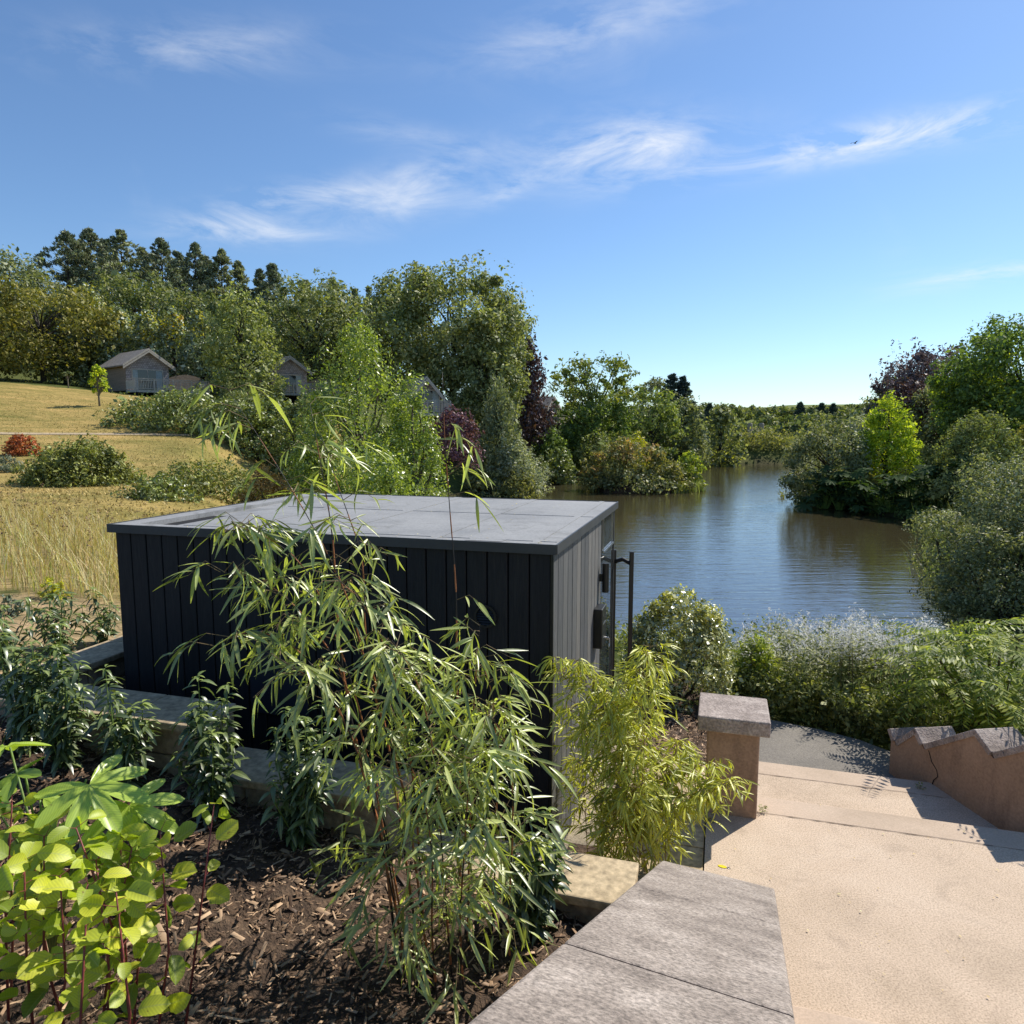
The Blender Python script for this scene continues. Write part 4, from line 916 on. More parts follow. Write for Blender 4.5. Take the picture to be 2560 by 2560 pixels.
lodge_at('grey shingled lodge with balustraded deck at the top of the dry lawn', 372, 978, 70, 22)
lodge_at('shaded blue-grey lodge half hidden between the trees and the bright willow', 724, 985, 78, 20)
lodge_at('small lodge glimpsed behind the willow top, only roof and deck showing', 1062, 1034, 63, 24, gw=2.6, dp=3.4, wh=1.7, deckx=.2, fence=False)
lodge_at('brown lodge on stilts beside the drooping copper beech', 1378, 1058, 100, 62, deckx=2.6, gw=3.4, dp=4.0, wh=2.2, fence=False)

# ------------------------------------------------------------------ trees of the left hillside
G1, G2, G3 = 'pines along the hilltop', 'yellow-tipped trees behind the lodge', 'broadleaf trees of the hillside'
pines = [(182, 578, 150, 118, 'pine', 'dark pine at the left end of the hilltop row with a low drooping bough'), (246, 571, 120, 122, 'pine', 'dense dark pine, tallest of the hilltop row'), (320, 574, 130, 120, 'pine_grey', 'greyish pine third from the left on the hilltop'),
         (420, 596, 130, 122, 'pine', 'broad rounded pine in the middle of the hilltop row'), (494, 606, 84, 124, 'pine', 'narrow spired pine right of the broad rounded pine'), (560, 622, 110, 126, 'pine_grey', 'soft grey-green pine right of the spired pine'),
         (612, 650, 80, 128, 'pine_grey', 'shorter thin pine beside the soft grey-green pine'), (655, 672, 70, 128, 'pine', 'small dark pine left of the twin-topped pine'), (692, 658, 92, 126, 'pine', 'dark twin-topped pine on the right of the hilltop'),
         (842, 694, 70, 130, 'pine_grey', 'lone pine top rising over the dark broadleaf tree'), (890, 722, 60, 132, 'pine', 'low pine top left of the tall ash'), (928, 716, 60, 132, 'pine_grey', 'low pine top touching the tall ash'), (100, 664, 60, 112, 'fir', 'dark spiky conifer at the far left edge'), (1227, 764, 30, 135, 'fir', 'little fir tip beside the round ash crown')]
pines += [(215, 600, 90, 130, 'pine_grey', 'pine half hidden between the first two hilltop pines'), (285, 598, 90, 132, 'pine', 'pine half hidden behind the greyish third pine'), (372, 618, 100, 130, 'pine_grey', 'pine filling the gap left of the broad rounded pine'), (460, 628, 90, 132, 'pine', 'pine squeezed between the broad and the spired pine'), (530, 640, 80, 132, 'pine', 'pine just behind the soft grey-green pine'), (765, 700, 90, 132, 'pine', 'pine sloping away right of the twin-topped pine')]
for px, top, w_, D, mt, lb in pines: conifer('pine_tree', lb, px, top, 900, w_, D, M[mt], G1, dens=1.1, rag=1.0)
trees = [('birch_tree', 'light green feathery tree at the top left edge', 40, 640, 930, 190, 98, 'round', 'birch', G3), ('hornbeam_tree', 'wide brownish green tree at the left edge above the lawn', 110, 722, 968, 300, 74, 'broad', 'beech_brown', G3),
         ('hornbeam_tree', 'dark layered tree below the brownish crown at the far left', -20, 740, 968, 240, 70, 'round', 'beech_brown', G3),
         ('beech_tree', 'olive tree in front of the third hilltop pine', 345, 672, 930, 190, 104, 'round', 'mixed', G3), ('beech_tree', 'olive brown tree below the middle hilltop pines', 500, 735, 950, 200, 98, 'round', 'mixed', G3),
         ('beech_tree', 'dull green tree behind the feathery tree', 720, 760, 960, 150, 100, 'round', 'mixed', G3), ('beech_tree', 'dull green tree filling the gap left of the lodge', 250, 760, 950, 200, 96, 'round', 'mixed', G3)]
for nm, lb, px, top, base, w_, D, sh, mt, gp in trees: tree(nm, lb, px, top, base, w_, D, sh, M[mt], group=gp, trunk=.1, dens=.85)
for px, top, w_, lb in [(165, 745, 90, 'leftmost'), (232, 715, 110, 'tallest yellow-tipped'), (305, 778, 100, 'third'), (380, 785, 90, 'fourth'), (440, 772, 80, 'amber-tipped fifth'), (510, 772, 90, 'rightmost')]:
    am = px == 440
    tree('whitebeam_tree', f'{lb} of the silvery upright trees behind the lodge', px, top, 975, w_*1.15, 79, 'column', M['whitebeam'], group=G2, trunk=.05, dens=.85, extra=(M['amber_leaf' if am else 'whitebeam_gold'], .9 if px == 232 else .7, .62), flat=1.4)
tree('ash_tree', 'bright feathery ash standing right of the first lodge', 612, 722, 1010, 165, 73, 'tower', M['ash2'], group=G3, trunk=.08, droop=.3, dens=.9)
tree('ash_tree', 'dark leafed tree behind the top of the willow', 790, 702, 1020, 230, 86, 'round', M['ash'], group=G3, trunk=.2)
tree('ash_tree', 'mid green tree between the dark tree and the tall ashes', 890, 745, 1020, 170, 88, 'round', M['ash'], group=G3, trunk=.18)
tree('ash_tree', 'tall ash on the left of the great round ash', 990, 692, 1080, 220, 80, 'egg', M['ash'], group=G3, trunk=.18, extra=(M['ash2'], .4, .4))
tree('ash_tree', 'great round-crowned ash with open dark limbs', 1138, 682, 1090, 330, 76, 'round', M['ash'], group=G3, trunk=.16, extra=(M['ash2'], .45, .3), ncl=140, lf=1.06, shell=.35)
tree('ash_tree', 'lower spreading side of the ash wood above the purple shrub', 1215, 820, 1100, 170, 72, 'round', M['ash'], group=G3, trunk=.1, extra=(M['ash2'], .4, .3))
tree('copper_beech', 'drooping copper beech at the right end of the hillside wood', 1316, 845, 1085, 140, 84, 'egg', M['copper'], trunk=.1, droop=1.0, flat=1.5, dens=.9)
tree('birch_tree', 'weeping grey-green birch leaning over the left shore', 1248, 965, 1225, 130, 66, 'egg', M['birch'], trunk=.06, droop=1.2, flat=1.7, asp=.35, dens=.95)
shrub('willow_shrub', 'pale silvery willow bush on the left shore', 1292, 1098, 1228, 150, 65, M['silver'], lf=.9, asp=.35)
shrub('bank_shrub', 'dark low bush at the waterline under the weeping birch', 1220, 1180, 1240, 120, 63, M['island'])
shrub('bank_shrub', 'yellowish low bush at the waterline right of the weeping birch', 1300, 1188, 1230, 100, 62.5, M['bank'])
shrub('purple_shrub', 'dark purple-leaved shrub right of the bright willow', 1134, 1030, 1158, 135, 47, M['purple'], ground=float(W(1134, 1160, 47)[2]))
tree('sapling', 'slim bright green sapling on the lawn by the lodge', 250, 908, 1026, 46, 55, 'column', M['lime'], trunk=.36, bark='pale_bark', dens=.8, lf=.9, ncl=34)
tree('bare_trunk', 'old pale trunk at the edge of the wood left of the lodge', 171, 926, 972, 24, 66, 'column', M['mixed'], trunk=.75, bark='pale_bark', dens=.3, ncl=10)
# shrubs on the slope
rhod = [(375, 996, 1062, 200, 47, 'rhododendron mound under the left part of the deck', 'rhodo'), (470, 986, 1072, 230, 45.5, 'large rhododendron mound below the lodge deck', 'rhodo'), (565, 998, 1075, 190, 45, 'rhododendron mound right of the large one', 'rhodo'), (612, 985, 1060, 120, 52, 'grey-green bush at the right end of the deck', 'mixed'),
        (690, 998, 1078, 150, 46, 'rounded bush in front of the shaded lodge', 'rhodo'), (640, 1020, 1090, 140, 44, 'dark bush left of the bright willow', 'rhodo'), (760, 1010, 1100, 160, 43, 'dull green bush behind the left edge of the willow', 'mixed'), (300, 985, 1010, 70, 66, 'dark bush at the foot of the lodge', 'mixed')]
for px, top, base, w_, D, lb, mt in rhod: shrub('rhododendron' if mt == 'rhodo' else 'hillside_shrub', lb, px, top, base, w_, D, M[mt], group='bushes below the lodges')
shrub('red_shrub', 'rounded rust-red shrub on the dry lawn', 58, 1088, 1140, 84, 33, M['red_ball'], shoot=.0, leafl=.11, ncl=90, crad=.24)
shrub('heath_shrub', 'low spreading green shrub with dark underside on the lawn', 200, 1113, 1222, 255, 24, M['heath'], leafl=.11, ncl=110)
shrub('lavender_clump', 'blue-green spiky tuft at the left edge of the lawn', 15, 1142, 1185, 80, 27, M['lavender'], up=1.2, asp=.2)
shrub('lawn_shrub', 'leafy green bush left of the flat-topped hedge beyond the roof', 410, 1190, 1300, 190, 19.5, M['rhodo'], leafl=.10, lf=.9, dens=1.2)
shrub('clipped_hedge', 'olive flat-topped hedge beyond the cabin roof', 540, 1166, 1270, 300, 22, M['heath'], shape='tower', leafl=.09, dens=1.2, shoot=.2)
shrub('rusty_shrub', 'pinkish rust bush at the right end of the flat hedge', 668, 1178, 1262, 140, 19, M['island_rust'], leafl=.07)
# bright willow behind the cabin
tree('willow_tree', 'bright green upright willow rising behind the cabin', 905, 832, 1262, 330, 20, 'tower', M['willow'], trunk=.04, leafl=.085, asp=.42, dens=.95, flat=1.35, up=.3, ncl=170, crad=.42, bark='brown_stem')
tree('willow_tree', 'lower right-hand willow thicket just beyond the roof edge', 1035, 960, 1262, 210, 19, 'egg', M['willow'], trunk=.02, leafl=.08, asp=.42, flat=1.3, ncl=120, crad=.34, bark='brown_stem')
shrub('willow_shrub', 'low willow shoots directly behind the roof', 930, 1120, 1275, 300, 16.5, M['willow'], shape='tower', leafl=.085, asp=.4, up=.2, dens=.8)
shrub('willow_shrub', 'dark foot of the willow left of the roof seam', 790, 1090, 1275, 150, 20.5, M['willow'], leafl=.08, asp=.42)

# ------------------------------------------------------------------ island, far shore, right bank
IG = 'shrubs of the little island'
for px, top, w_, D, mt, lb, ex in [(1570, 1112, 230, ic[1]+.4, 'island', 'large rusty-topped shrub covering the island', ('island_rust', .55, .5)), (1500, 1165, 110, ic[1]-.2, 'island', 'lower shrub at the left end of the island', ('island_rust', .5, .2)), (1672, 1160, 150, ic[1]-.3, 'island', 'dull shrub on the right half of the island', None), (1722, 1128, 70, ic[1]+1.2, 'yew', 'bright green bush at the back right of the island', None), (1600, 1180, 200, ic[1]-1.6, 'grey_bush', 'grey-leaved fringe along the front of the island', None)]:
    shrub('island_shrub', lb, px, top, 1232, w_, D, M[mt], group=IG, extra=(M[ex[0]], ex[1], ex[2]) if ex else None, ground=.3)
def reeds(name, label, pts, hgt, n, mat, seed, wid=.03, lean=.35, spread=1.0):
    r = np.random.default_rng(seed); pts = np.array(pts); i = r.integers(0, len(pts)-1, n); t = r.random(n)[:, None]; p = pts[i]*(1-t)+pts[i+1]*t+r.normal(0, spread, (n, 2))
    z = np.maximum(height(p), -.1); V, F = blades(r, np.column_stack([p, z]), hgt*r.uniform(.6, 1.2, n), np.full(n, wid), lean*r.uniform(.2, 1.4, n))
    tag(link(name, mesh(name, V, F, mat)), label, 'reeds', kind='stuff')
reeds('island_reeds', 'green reed fringe at the right tip of the island', [(ic[0]+2.5, ic[1]-2.6), (ic[0]+5.3, ic[1]-.3)], 1.1, 900, M['reed'], 21, .05, .5, .35)
far_bank = [Wz(px, py, 0)[:2]+np.array([0, 1.2]) for px, py in [(1480, 1181), (1560, 1174), (1700, 1164), (1750, 1159), (1860, 1158), (1985, 1159)]]
def herb_band(name, label, pts, hgt, n, mat, seed, ln, spread, back=0.0):
    r = np.random.default_rng(seed); pts = np.array(pts); i = r.integers(0, len(pts)-1, n); t = r.random(n)[:, None]
    p = pts[i]*(1-t)+pts[i+1]*t+r.normal(0, spread, (n, 2))+np.column_stack([np.zeros(n), np.abs(r.normal(0, 1, n))*back])
    z = np.maximum(height(p), 0.0); hh = hgt*r.uniform(.5, 1.15, n); c = np.column_stack([p, z+hh*.5]); V = cloud(r, c, hh*.55, 26, ln, .4, 1.0, .2); tag(link(name, mesh(name, V, quads(V), mat)), label, 'bank plants', kind='stuff')
herb_band('far_bank_herbs', 'tall herbs and reeds along the far shore', far_bank, 3.0, 420, M['bank'], 31, .5, .9, 4)
herb_band('left_bank_herbs', 'rank grasses along the left inlet shore', [Wz(px, py, 0)[:2]+np.array([-.5, 1.0]) for px, py in [(1330, 1222), (1352, 1205), (1375, 1194), (1480, 1181)]], 1.7, 260, M['bank'], 32, .3, .8, 3)
herb_band('meadow_herbs', 'pale meadow plants behind the far shore', [W(px, 1140, 145)[:2] for px in (1480, 1640, 1800, 1990)], 2.6, 420, M['bank'], 33, .6, 3, 8)
herb_band('left_bank_scrub', 'rough growth on the slope below the stilted lodge', [W(1330, 1130, 88)[:2], W(1420, 1130, 88)[:2], W(1520, 1140, 90)[:2]], 1.6, 260, M['bank'], 34, .4, 2.5, 5)
midt = [('oak_tree', 'lone spreading oak beside the stilted lodge', 1488, 898, 1112, 190, 93, 'broad', 'oak', .22), ('oak_tree', 'lower dense half of the oak clump', 1490, 1000, 1130, 190, 90, 'round', 'deep', .05), ('oak_tree', 'dark round tree right of the lone oak', 1628, 980, 1118, 150, 104, 'round', 'oak', .06),
        ('birch_tree', 'soft upright tree right of the dark round tree', 1710, 990, 1120, 130, 108, 'egg', 'birch', .08), ('birch_tree', 'loose airy tree at the middle of the far shore', 1800, 1015, 1122, 130, 116, 'egg', 'ash', .05), ('pine_tree', 'rounded dark pine behind the middle trees', 1640, 950, 1100, 90, 150, 'round', 'pine_grey', .3)]
for nm, lb, px, top, base, w_, D, sh, mt, trk in midt: tree(nm, lb, px, top, base, w_, D, sh, M[mt], trunk=trk, group='trees of the middle shore', extra=(M['oak_gold'], .4, .5) if px == 1488 else None, shell=.3, crad=1.0 if px == 1488 else None, flat=.55 if px == 1488 else .8)
conifer('fir_tree', 'tall dark fir behind the middle trees, left of a pair', 1675, 935, 1100, 70, 150, M['fir'], 'pair of firs', shape='cone'); conifer('fir_tree', 'thin fir of the pair behind the middle trees, right one', 1702, 942, 1100, 56, 150, M['fir'], 'pair of firs', shape='cone')
for px, top, base, w_, D, mt, lb in [(1375, 1080, 1150, 110, 82, 'deep', 'dark bush below the stilted lodge'), (1395, 1120, 1165, 90, 78, 'rhodo', 'dark round bush at the back of the inlet'), (1500, 1090, 1155, 150, 84, 'olive_bush', 'grey-olive bush below the lone oak'), (1590, 1085, 1135, 70, 88, 'gold_shrub', 'yellow shrub behind the island'), (1540, 1100, 1150, 80, 88, 'mixed', 'dull bush left of the yellow shrub'), (1765, 1128, 1158, 150, 122, 'gold_shrub', 'long yellow-green hedge on the far shore'), (1420, 1060, 1110, 80, 92, 'mixed', 'bush between the lodge and the oak')]:
    shrub('shore_shrub', lb, px, top, base, w_, D, M[mt], group='bushes of the far shore')
RG = 'trees of the right bank'
tree('grey_willow', 'dark grey-leaved willow bush overhanging the water on the right bank', 2068, 1048, 1225, 190, 56, 'dome', M['grey_bush'], trunk=.0, lf=.85, flat=.9, group=RG, ncl=120)
tree('grey_willow', 'pale grey bush behind the dark willow bush', 2150, 1040, 1180, 130, 66, 'dome', M['silver'], trunk=.0, group=RG)
tree('lime_tree', 'glowing yellow-green young tree on the right bank', 2212, 996, 1190, 160, 56, 'egg', M['lime'], trunk=.14, lf=.85, group=RG, ncl=110, extra=(M['deep'], .35, .0))
tree('copper_beech', 'faded purple beech behind the glowing tree', 2335, 886, 1110, 250, 88, 'round', M['copper_pale'], trunk=.1, group=RG, dens=.8, shell=.3, ncl=120)
tree('copper_beech', 'dark purple tree low behind the glowing tree', 2300, 960, 1130, 190, 78, 'round', M['copper'], trunk=.05, group=RG)
tree('ash_tree', 'grey-green tree left of the faded purple beech', 2248, 946, 1110, 150, 92, 'round', M['birch'], trunk=.1, group=RG)
tree('ash_tree', 'grey-green tree in front of the faded purple beech', 2350, 968, 1120, 150, 74, 'round', M['grey_bush'], trunk=.06, group=RG)
tree('sycamore_tree', 'large deep green tree at the right edge', 2540, 815, 1130, 330, 62, 'round', M['deep'], trunk=.08, group=RG, ncl=140, extra=(M['lime'], .16, .2), lf=1.08)
tree('sycamore_tree', 'lower deep green bough reaching left from the large tree', 2450, 930, 1110, 190, 64, 'round', M['deep'], trunk=.1, group=RG, extra=(M['lime'], .2, .2))
shrub('round_bush', 'smooth rounded olive bush on the right slope', 2450, 1036, 1165, 190, 46, M['olive_bush'], shape='dome', lf=.8, ncl=120, shoot=.15)
shrub('round_bush', 'rusty olive bush at the right edge', 2575, 1050, 1180, 110, 46, M['beech_brown'])
shrub('bank_shrub', 'straggly pale scrub between the glowing tree and the olive bush', 2330, 1115, 1190, 130, 58, M['bank'])
shrub('bank_shrub', 'scrubby golden growth above the big-leaved plants', 2440, 1165, 1225, 190, 44, M['bank'])
# foreground right bush over the water
shrub('bank_willow', 'big speckled grey-green willow bush overhanging the water at the right edge', 2490, 1165, 1560, 330, 21, M['grey_bush'], shape='round', leafl=.088, asp=.45, ncl=85, crad=.8, dens=.75, shoot=.95, extra=(M['silver'], .5, .35), ground=-.05)
shrub('bank_willow', 'lower part of the willow bush dipping into the lake', 2520, 1330, 1600, 330, 19.0, M['grey_bush'], leafl=.085, asp=.45, ncl=100, crad=.5, ground=-.05, shape='round')
reeds('right_bank_reeds', 'green reeds at the left foot of the big willow bush', [Wz(2345, 1320, 0)[:2]+np.array([.3, .5]), Wz(2362, 1400, 0)[:2]+np.array([.3, .3]), Wz(2350, 1470, 0)[:2]+np.array([.2, 0])], 1.5, 700, M['reed'], 22, .03, .6, .5)
reeds('point_grasses', 'tall pale grasses at the point below the dark willow bush', [Wz(2005, 1250, 0)[:2]+np.array([.6, .4]), Wz(2060, 1268, 0)[:2]+np.array([.5, .5])], 1.8, 700, M['reed'], 23, .04, .45, .6)
br_ = MB(); q = Wz(1968, 1233, 0); br_.tube([(q[0], q[1], .08), (q[0]+1.2, q[1]+.1, .2), (q[0]+2.4, q[1]+.3, .35)], [.03, .06, .1], 6); tag(br_.build('fallen_branch', M['bark']), 'dead branch poking into the water at the right point', 'branch')

# ------------------------------------------------------------------ near plants built leaf by leaf
def blade_leaf(name, L_, wd, mat, segs=6, droop=.25, fold=.18, prof=None, wave=0.0):
    """one leaf along +x, upper face +z, arched downwards, folded at the midrib"""
    prof = prof or (lambda t: math.sin(math.pi*min(1, t*.93+.05))**.8*(1-.25*t))
    V = []; F = []
    for i in range(segs+1):
        t = i/segs; w = wd*max(prof(t), .0)*.5; x = L_*t*(1-.12*droop*t); z = -L_*droop*t*t; wv = wave*w*math.sin(t*17)
        V += [(x, -w, z+w*fold+wv), (x, 0, z), (x, w, z+w*fold-wv)]
    for i in range(segs):
        b = i*3; F += [(b, b+1, b+4, b+3), (b+1, b+2, b+5, b+4)]
    return mesh(name, V, F, mat, True)
def leaf_array(me): 
    V = np.empty(len(me.vertices)*3, np.float32); me.vertices.foreach_get('co', V); V = V.reshape(-1, 3); F = np.array([tuple(p.vertices) for p in me.polygons]); return V, F
def frames(t, n):
    t = unit(t); s = unit(np.cross(n, t)); n = np.cross(t, s); return np.stack([t, s, n], 2)      # columns x,y,z
def place_leaves(root, pos, tdir, nrm, scale, protos, mat_stuff, limit=300, name='leaf', stuff='foliage', seed=1, keep=None):
    """the nearest leaves become parts of their own, the rest one joined part"""
    r = np.random.default_rng(seed); Rm = frames(tdir, nrm); n = len(pos); kind = r.integers(0, len(protos), n)
    o = np.array(root.location); dist = np.linalg.norm(pos+o-np.array([0, 0, CAMZ]), axis=1)/np.maximum(scale, .1)
    order = np.argsort(dist); own = order[:limit] if keep is None else keep; rest = np.setdiff1d(np.arange(n), own)
    for i in own:
        ob = link(name, protos[kind[i]], root); M4 = Matrix(Rm[i].tolist()).to_4x4(); M4.translation = Vector(pos[i].tolist())
        ob.matrix_local = M4 @ Matrix.Scale(float(scale[i]), 4)
    if len(rest):
        VV = []; FF = []; b = 0
        for k, p in enumerate(protos):
            idx = rest[kind[rest] == k]
            if not len(idx): continue
            V, F = leaf_array(p); X = np.einsum('nij,vj->nvi', Rm[idx], V)*scale[idx][:, None, None]+pos[idx][:, None, :]
            VV.append(X.reshape(-1, 3)); FF.append((F[None]+np.arange(len(idx))[:, None, None]*len(V)+b).reshape(-1, F.shape[1])); b += X.shape[0]*len(V)
        me = mesh(stuff, np.concatenate(VV), np.concatenate(FF), mat_stuff, True); tag(link(stuff, me, root), kind='stuff')

# ---- bamboo
bam_leaves = [blade_leaf('bamboo_leaf', .16, .0185, M['bamboo_obj'], 6, d, .35) for d in (.15, .35, .6, .05)]
gbam_leaves = [blade_leaf('golden_leaf', .095, .0125, M['gbamboo_obj'], 5, d, .35) for d in (.1, .3, .5)]
def bamboo(label, base, culms, protos, mats, seed, nbr, lpb, brl, droopv, limit=300, sheath=True, lscale=(.7, 1.25), leafz=.25):
    r = np.random.default_rng(seed); rnd = random.Random(seed); root = tag(empty('bamboo', tuple(base)), label, 'bamboo'); base = np.array(base)
    pos, td, nr = [], [], []; twigs = MB()
    for (pts, rad, dens) in culms:
        P = np.array([np.array(p)-base for p in pts]); 
        tt = np.linspace(0, len(P)-1, 22); i = np.minimum(tt.astype(int), len(P)-2); f = (tt-i)[:, None]
        if len(P) >= 4:                                          # Catmull-Rom
            Q = np.vstack([2*P[0]-P[1], P, 2*P[-1]-P[-2]]); a, b, c, d = Q[i], Q[i+1], Q[i+2], Q[i+3]
            C = .5*((2*b)+(-a+c)*f+(2*a-5*b+4*c-d)*f**2+(-a+3*b-3*c+d)*f**3)
        else: C = P[i]*(1-f)+P[i+1]*f
        rad_ = [rad*(1-.85*k/21) for k in range(22)]; cm = MB(); cm.tube([tuple(p) for p in C], rad_, 7); cu = cm.build('culm', M[mats[1]], root, True)
        if sheath:
            for k in range(2, 20, 2):
                sm = MB(); sm.tube([tuple(C[k]), tuple(C[k]*.45+C[k+1]*.55), tuple(C[k+1])], [rad_[k]*1.22, rad_[k]*1.35, rad_[k]*1.05], 6, False); sm.build('sheath', M['orange_culm'], cu, True)
        for k in range(int(nbr*(dens[2] if len(dens) > 2 else 1))):
            s = dens[0]+(1-dens[0])*r.random()**dens[1]; j = min(int(s*21), 20); g0 = C[j]+(C[j+1]-C[j])*(s*21-j)
            ang = rnd.uniform(0, 2*math.pi); L_ = brl*rnd.uniform(.45, 1.2)*(1.15-.5*s); hd = np.array([math.cos(ang), math.sin(ang)*.8, 0]); up_ = rnd.uniform(.15, .75)
            q1 = g0+hd*L_*.5+np.array([0, 0, up_*L_*.5]); q2 = g0+hd*L_+np.array([0, 0, up_*L_*.6-droopv*L_*.35]); twigs.tube([tuple(g0), tuple(q1), tuple(q2)], [.0022, .0016, .0009], 4, False)
            nl = rnd.randint(*lpb)
            for m_ in range(nl):
                u = .35+.65*(m_+rnd.random())/nl; p = (q1+(q2-q1)*(u*2-1)) if u > .5 else g0+(q1-g0)*u*2
                dr = hd*rnd.uniform(.2, 1.0)+np.array([rnd.gauss(0, .45), rnd.gauss(0, .45), -rnd.uniform(.15, 1.25)*droopv+leafz]); pos.append(p); td.append(dr); nr.append(np.array([rnd.gauss(0, .5), rnd.gauss(-.2, .5), 1.0]))
    pos, td, nr = map(np.array, (pos, td, nr)); sc = r.uniform(lscale[0], lscale[1], len(pos))
    place_leaves(root, pos, td, nr, sc, protos, M[mats[0]], limit, 'leaf', 'foliage', seed)
    tag(twigs.build('branches', M['twig'], root), kind='stuff')
    return root
def bz(x, y):
    a, b = to_fr(x, y); return float(zbed(a, b))
# dark-culmed bamboo clump in front of the cabin (culm paths: photo column, row, distance)
def cpath(L): return [W(*p) for p in L]
main = [
    (cpath([(985, 2330, 3.05), (955, 2100, 3.15), (885, 1830, 3.3), (848, 1600, 3.4), (832, 1350, 3.5), (800, 1150, 3.55), (775, 1010, 3.6)]), .008, (.25, 1.5, .85)),
    (cpath([(1040, 2330, 3.2), (1000, 2050, 3.25), (960, 1800, 3.35), (915, 1600, 3.4), (905, 1400, 3.45), (850, 1230, 3.45), (800, 1080, 3.5)]), .007, (.28, 1.5, .85)),
    (cpath([(1060, 2330, 3.1), (1010, 1980, 3.15), (930, 1720, 3.2), (870, 1500, 3.2), (790, 1330, 3.2), (690, 1160, 3.25), (560, 960, 3.3)]), .006, (.30, 1.5, .75)),
    (cpath([(1150, 2330, 3.3), (1150, 2000, 3.35), (1142, 1700, 3.4), (1140, 1480, 3.45), (1125, 1280, 3.5), (1112, 1100, 3.5), (1106, 930, 3.55)]), .006, (.25, 2.2, .55)),
    (cpath([(1060, 2330, 3.15), (1040, 2020, 3.2), (1010, 1800, 3.2), (970, 1640, 3.2), (900, 1500, 3.15), (800, 1420, 3.1)]), .006, (.2, .8, 1.0)),
    (cpath([(1170, 2330, 3.25), (1175, 2050, 3.3), (1180, 1850, 3.3), (1190, 1680, 3.25), (1200, 1560, 3.2)]), .006, (.15, .8, 1.0)),
    (cpath([(1230, 2330, 3.4), (1240, 2080, 3.4), (1240, 1880, 3.4), (1230, 1740, 3.35), (1200, 1640, 3.3)]), .005, (.12, .8, 1.0)),
    (cpath([(1120, 2330, 3.05), (1100, 2060, 3.05), (1080, 1860, 3.0), (1040, 1700, 2.95), (980, 1600, 2.9)]), .005, (.12, .8, 1.0)),
    (cpath([(1000, 2330, 3.0), (960, 2140, 3.0), (920, 1960, 3.0), (860, 1800, 2.95), (780, 1700, 2.9), (700, 1650, 2.85)]), .005, (.15, .9, .9)),
    (cpath([(1270, 2330, 3.2), (1280, 2120, 3.15), (1280, 1960, 3.1), (1260, 1850, 3.05), (1220, 1780, 3.0)]), .005, (.1, .8, .9)),
    (cpath([(1150, 2330, 2.95), (1160, 2140, 2.9), (1170, 1980, 2.85), (1180, 1870, 2.8)]), .005, (.1, .8, .9)),
    (cpath([(1080, 2330, 2.9), (1080, 2150, 2.85), (1060, 2000, 2.8), (1010, 1880, 2.75)]), .005, (.1, .8, .8)),
    (cpath([(1000, 2330, 3.1), (940, 1980, 3.15), (860, 1700, 3.2), (760, 1540, 3.2), (650, 1450, 3.2), (550, 1430, 3.2)]), .005, (.45, .7, .7)),
    (cpath([(1010, 2330, 3.2), (930, 1900, 3.25), (850, 1620, 3.3), (760, 1420, 3.3), (640, 1330, 3.3), (560, 1330, 3.3)]), .005, (.5, .7, .6)),
    (cpath([(1000, 2330, 3.1), (940, 2050, 3.1), (860, 1800, 3.1), (760, 1640, 3.1), (640, 1580, 3.1), (520, 1620, 3.1)]), .0045, (.5, .7, .45)),
]
bb = W(1130, 2330, 3.15)
for i, (pts, rad, dens) in enumerate(main):                   # root every culm in the mulch
    p = pts[0].copy(); zg = bz(p[0], p[1])-.03; pts.insert(0, np.array([p[0]+.02, p[1], zg])) if p[2] > zg+.05 else pts[0].__setitem__(2, min(p[2], zg))
bamboo('tall black-culmed bamboo drooping in front of the dark cabin wall', (bb[0], bb[1], bz(bb[0], bb[1])), main, bam_leaves, ('bamboo', 'dark_stem'), 5, 40, (3, 7), .31, 1.0, lscale=(.55, 1.2))
# golden clump by the cabin corner
gb = Wz(1545, 2165, 3.0); rg = random.Random(9); gc = []
tips = [(1395, 1640), (1440, 1560 + 90), (1480, 1700), (1535, 1690), (1590, 1760), (1630, 1592), (1655, 1660), (1700, 1850), (1780, 1900), (1830, 1960), (1740, 1990), (1420, 1760), (1510, 1620 + 110), (1560, 1820), (1660, 1900), (1450, 1900), (1600, 1960), (1620, 1640)]
for tx, ty in tips:
    bx = gb[0]+rg.uniform(-.26, .26)+(.1 if tx > 1600 else 0); by = gb[1]+rg.uniform(-.12, .22); d = by+rg.uniform(-.12, .25); t = W(tx, ty, d); b0 = np.array([bx, by, 2.93])
    gc.append(([b0, b0+(t-b0)*.35+np.array([0, 0, .12]), b0+(t-b0)*.7+np.array([0, 0, .12]), t], .0035, (.10, .8)))
bamboo('bushy golden-green bamboo clump at the cabin corner', (gb[0], gb[1], 2.95), gc, gbam_leaves, ('gbamboo', 'gold_culm'), 6, 50, (4, 8), .22, .9, 300, False, (.65, 1.45))
sheet('bamboo_bed', [fr(-.1, -.57, 2.94), fr(.49, -.57, 2.94), fr(.49, .02, 2.94), fr(.31, .02, 2.94), fr(.31, .4, 2.94), fr(.05, .4, 2.94), fr(.05, -.05, 2.94), fr(-.1, -.05, 2.94)], M['mulch'])

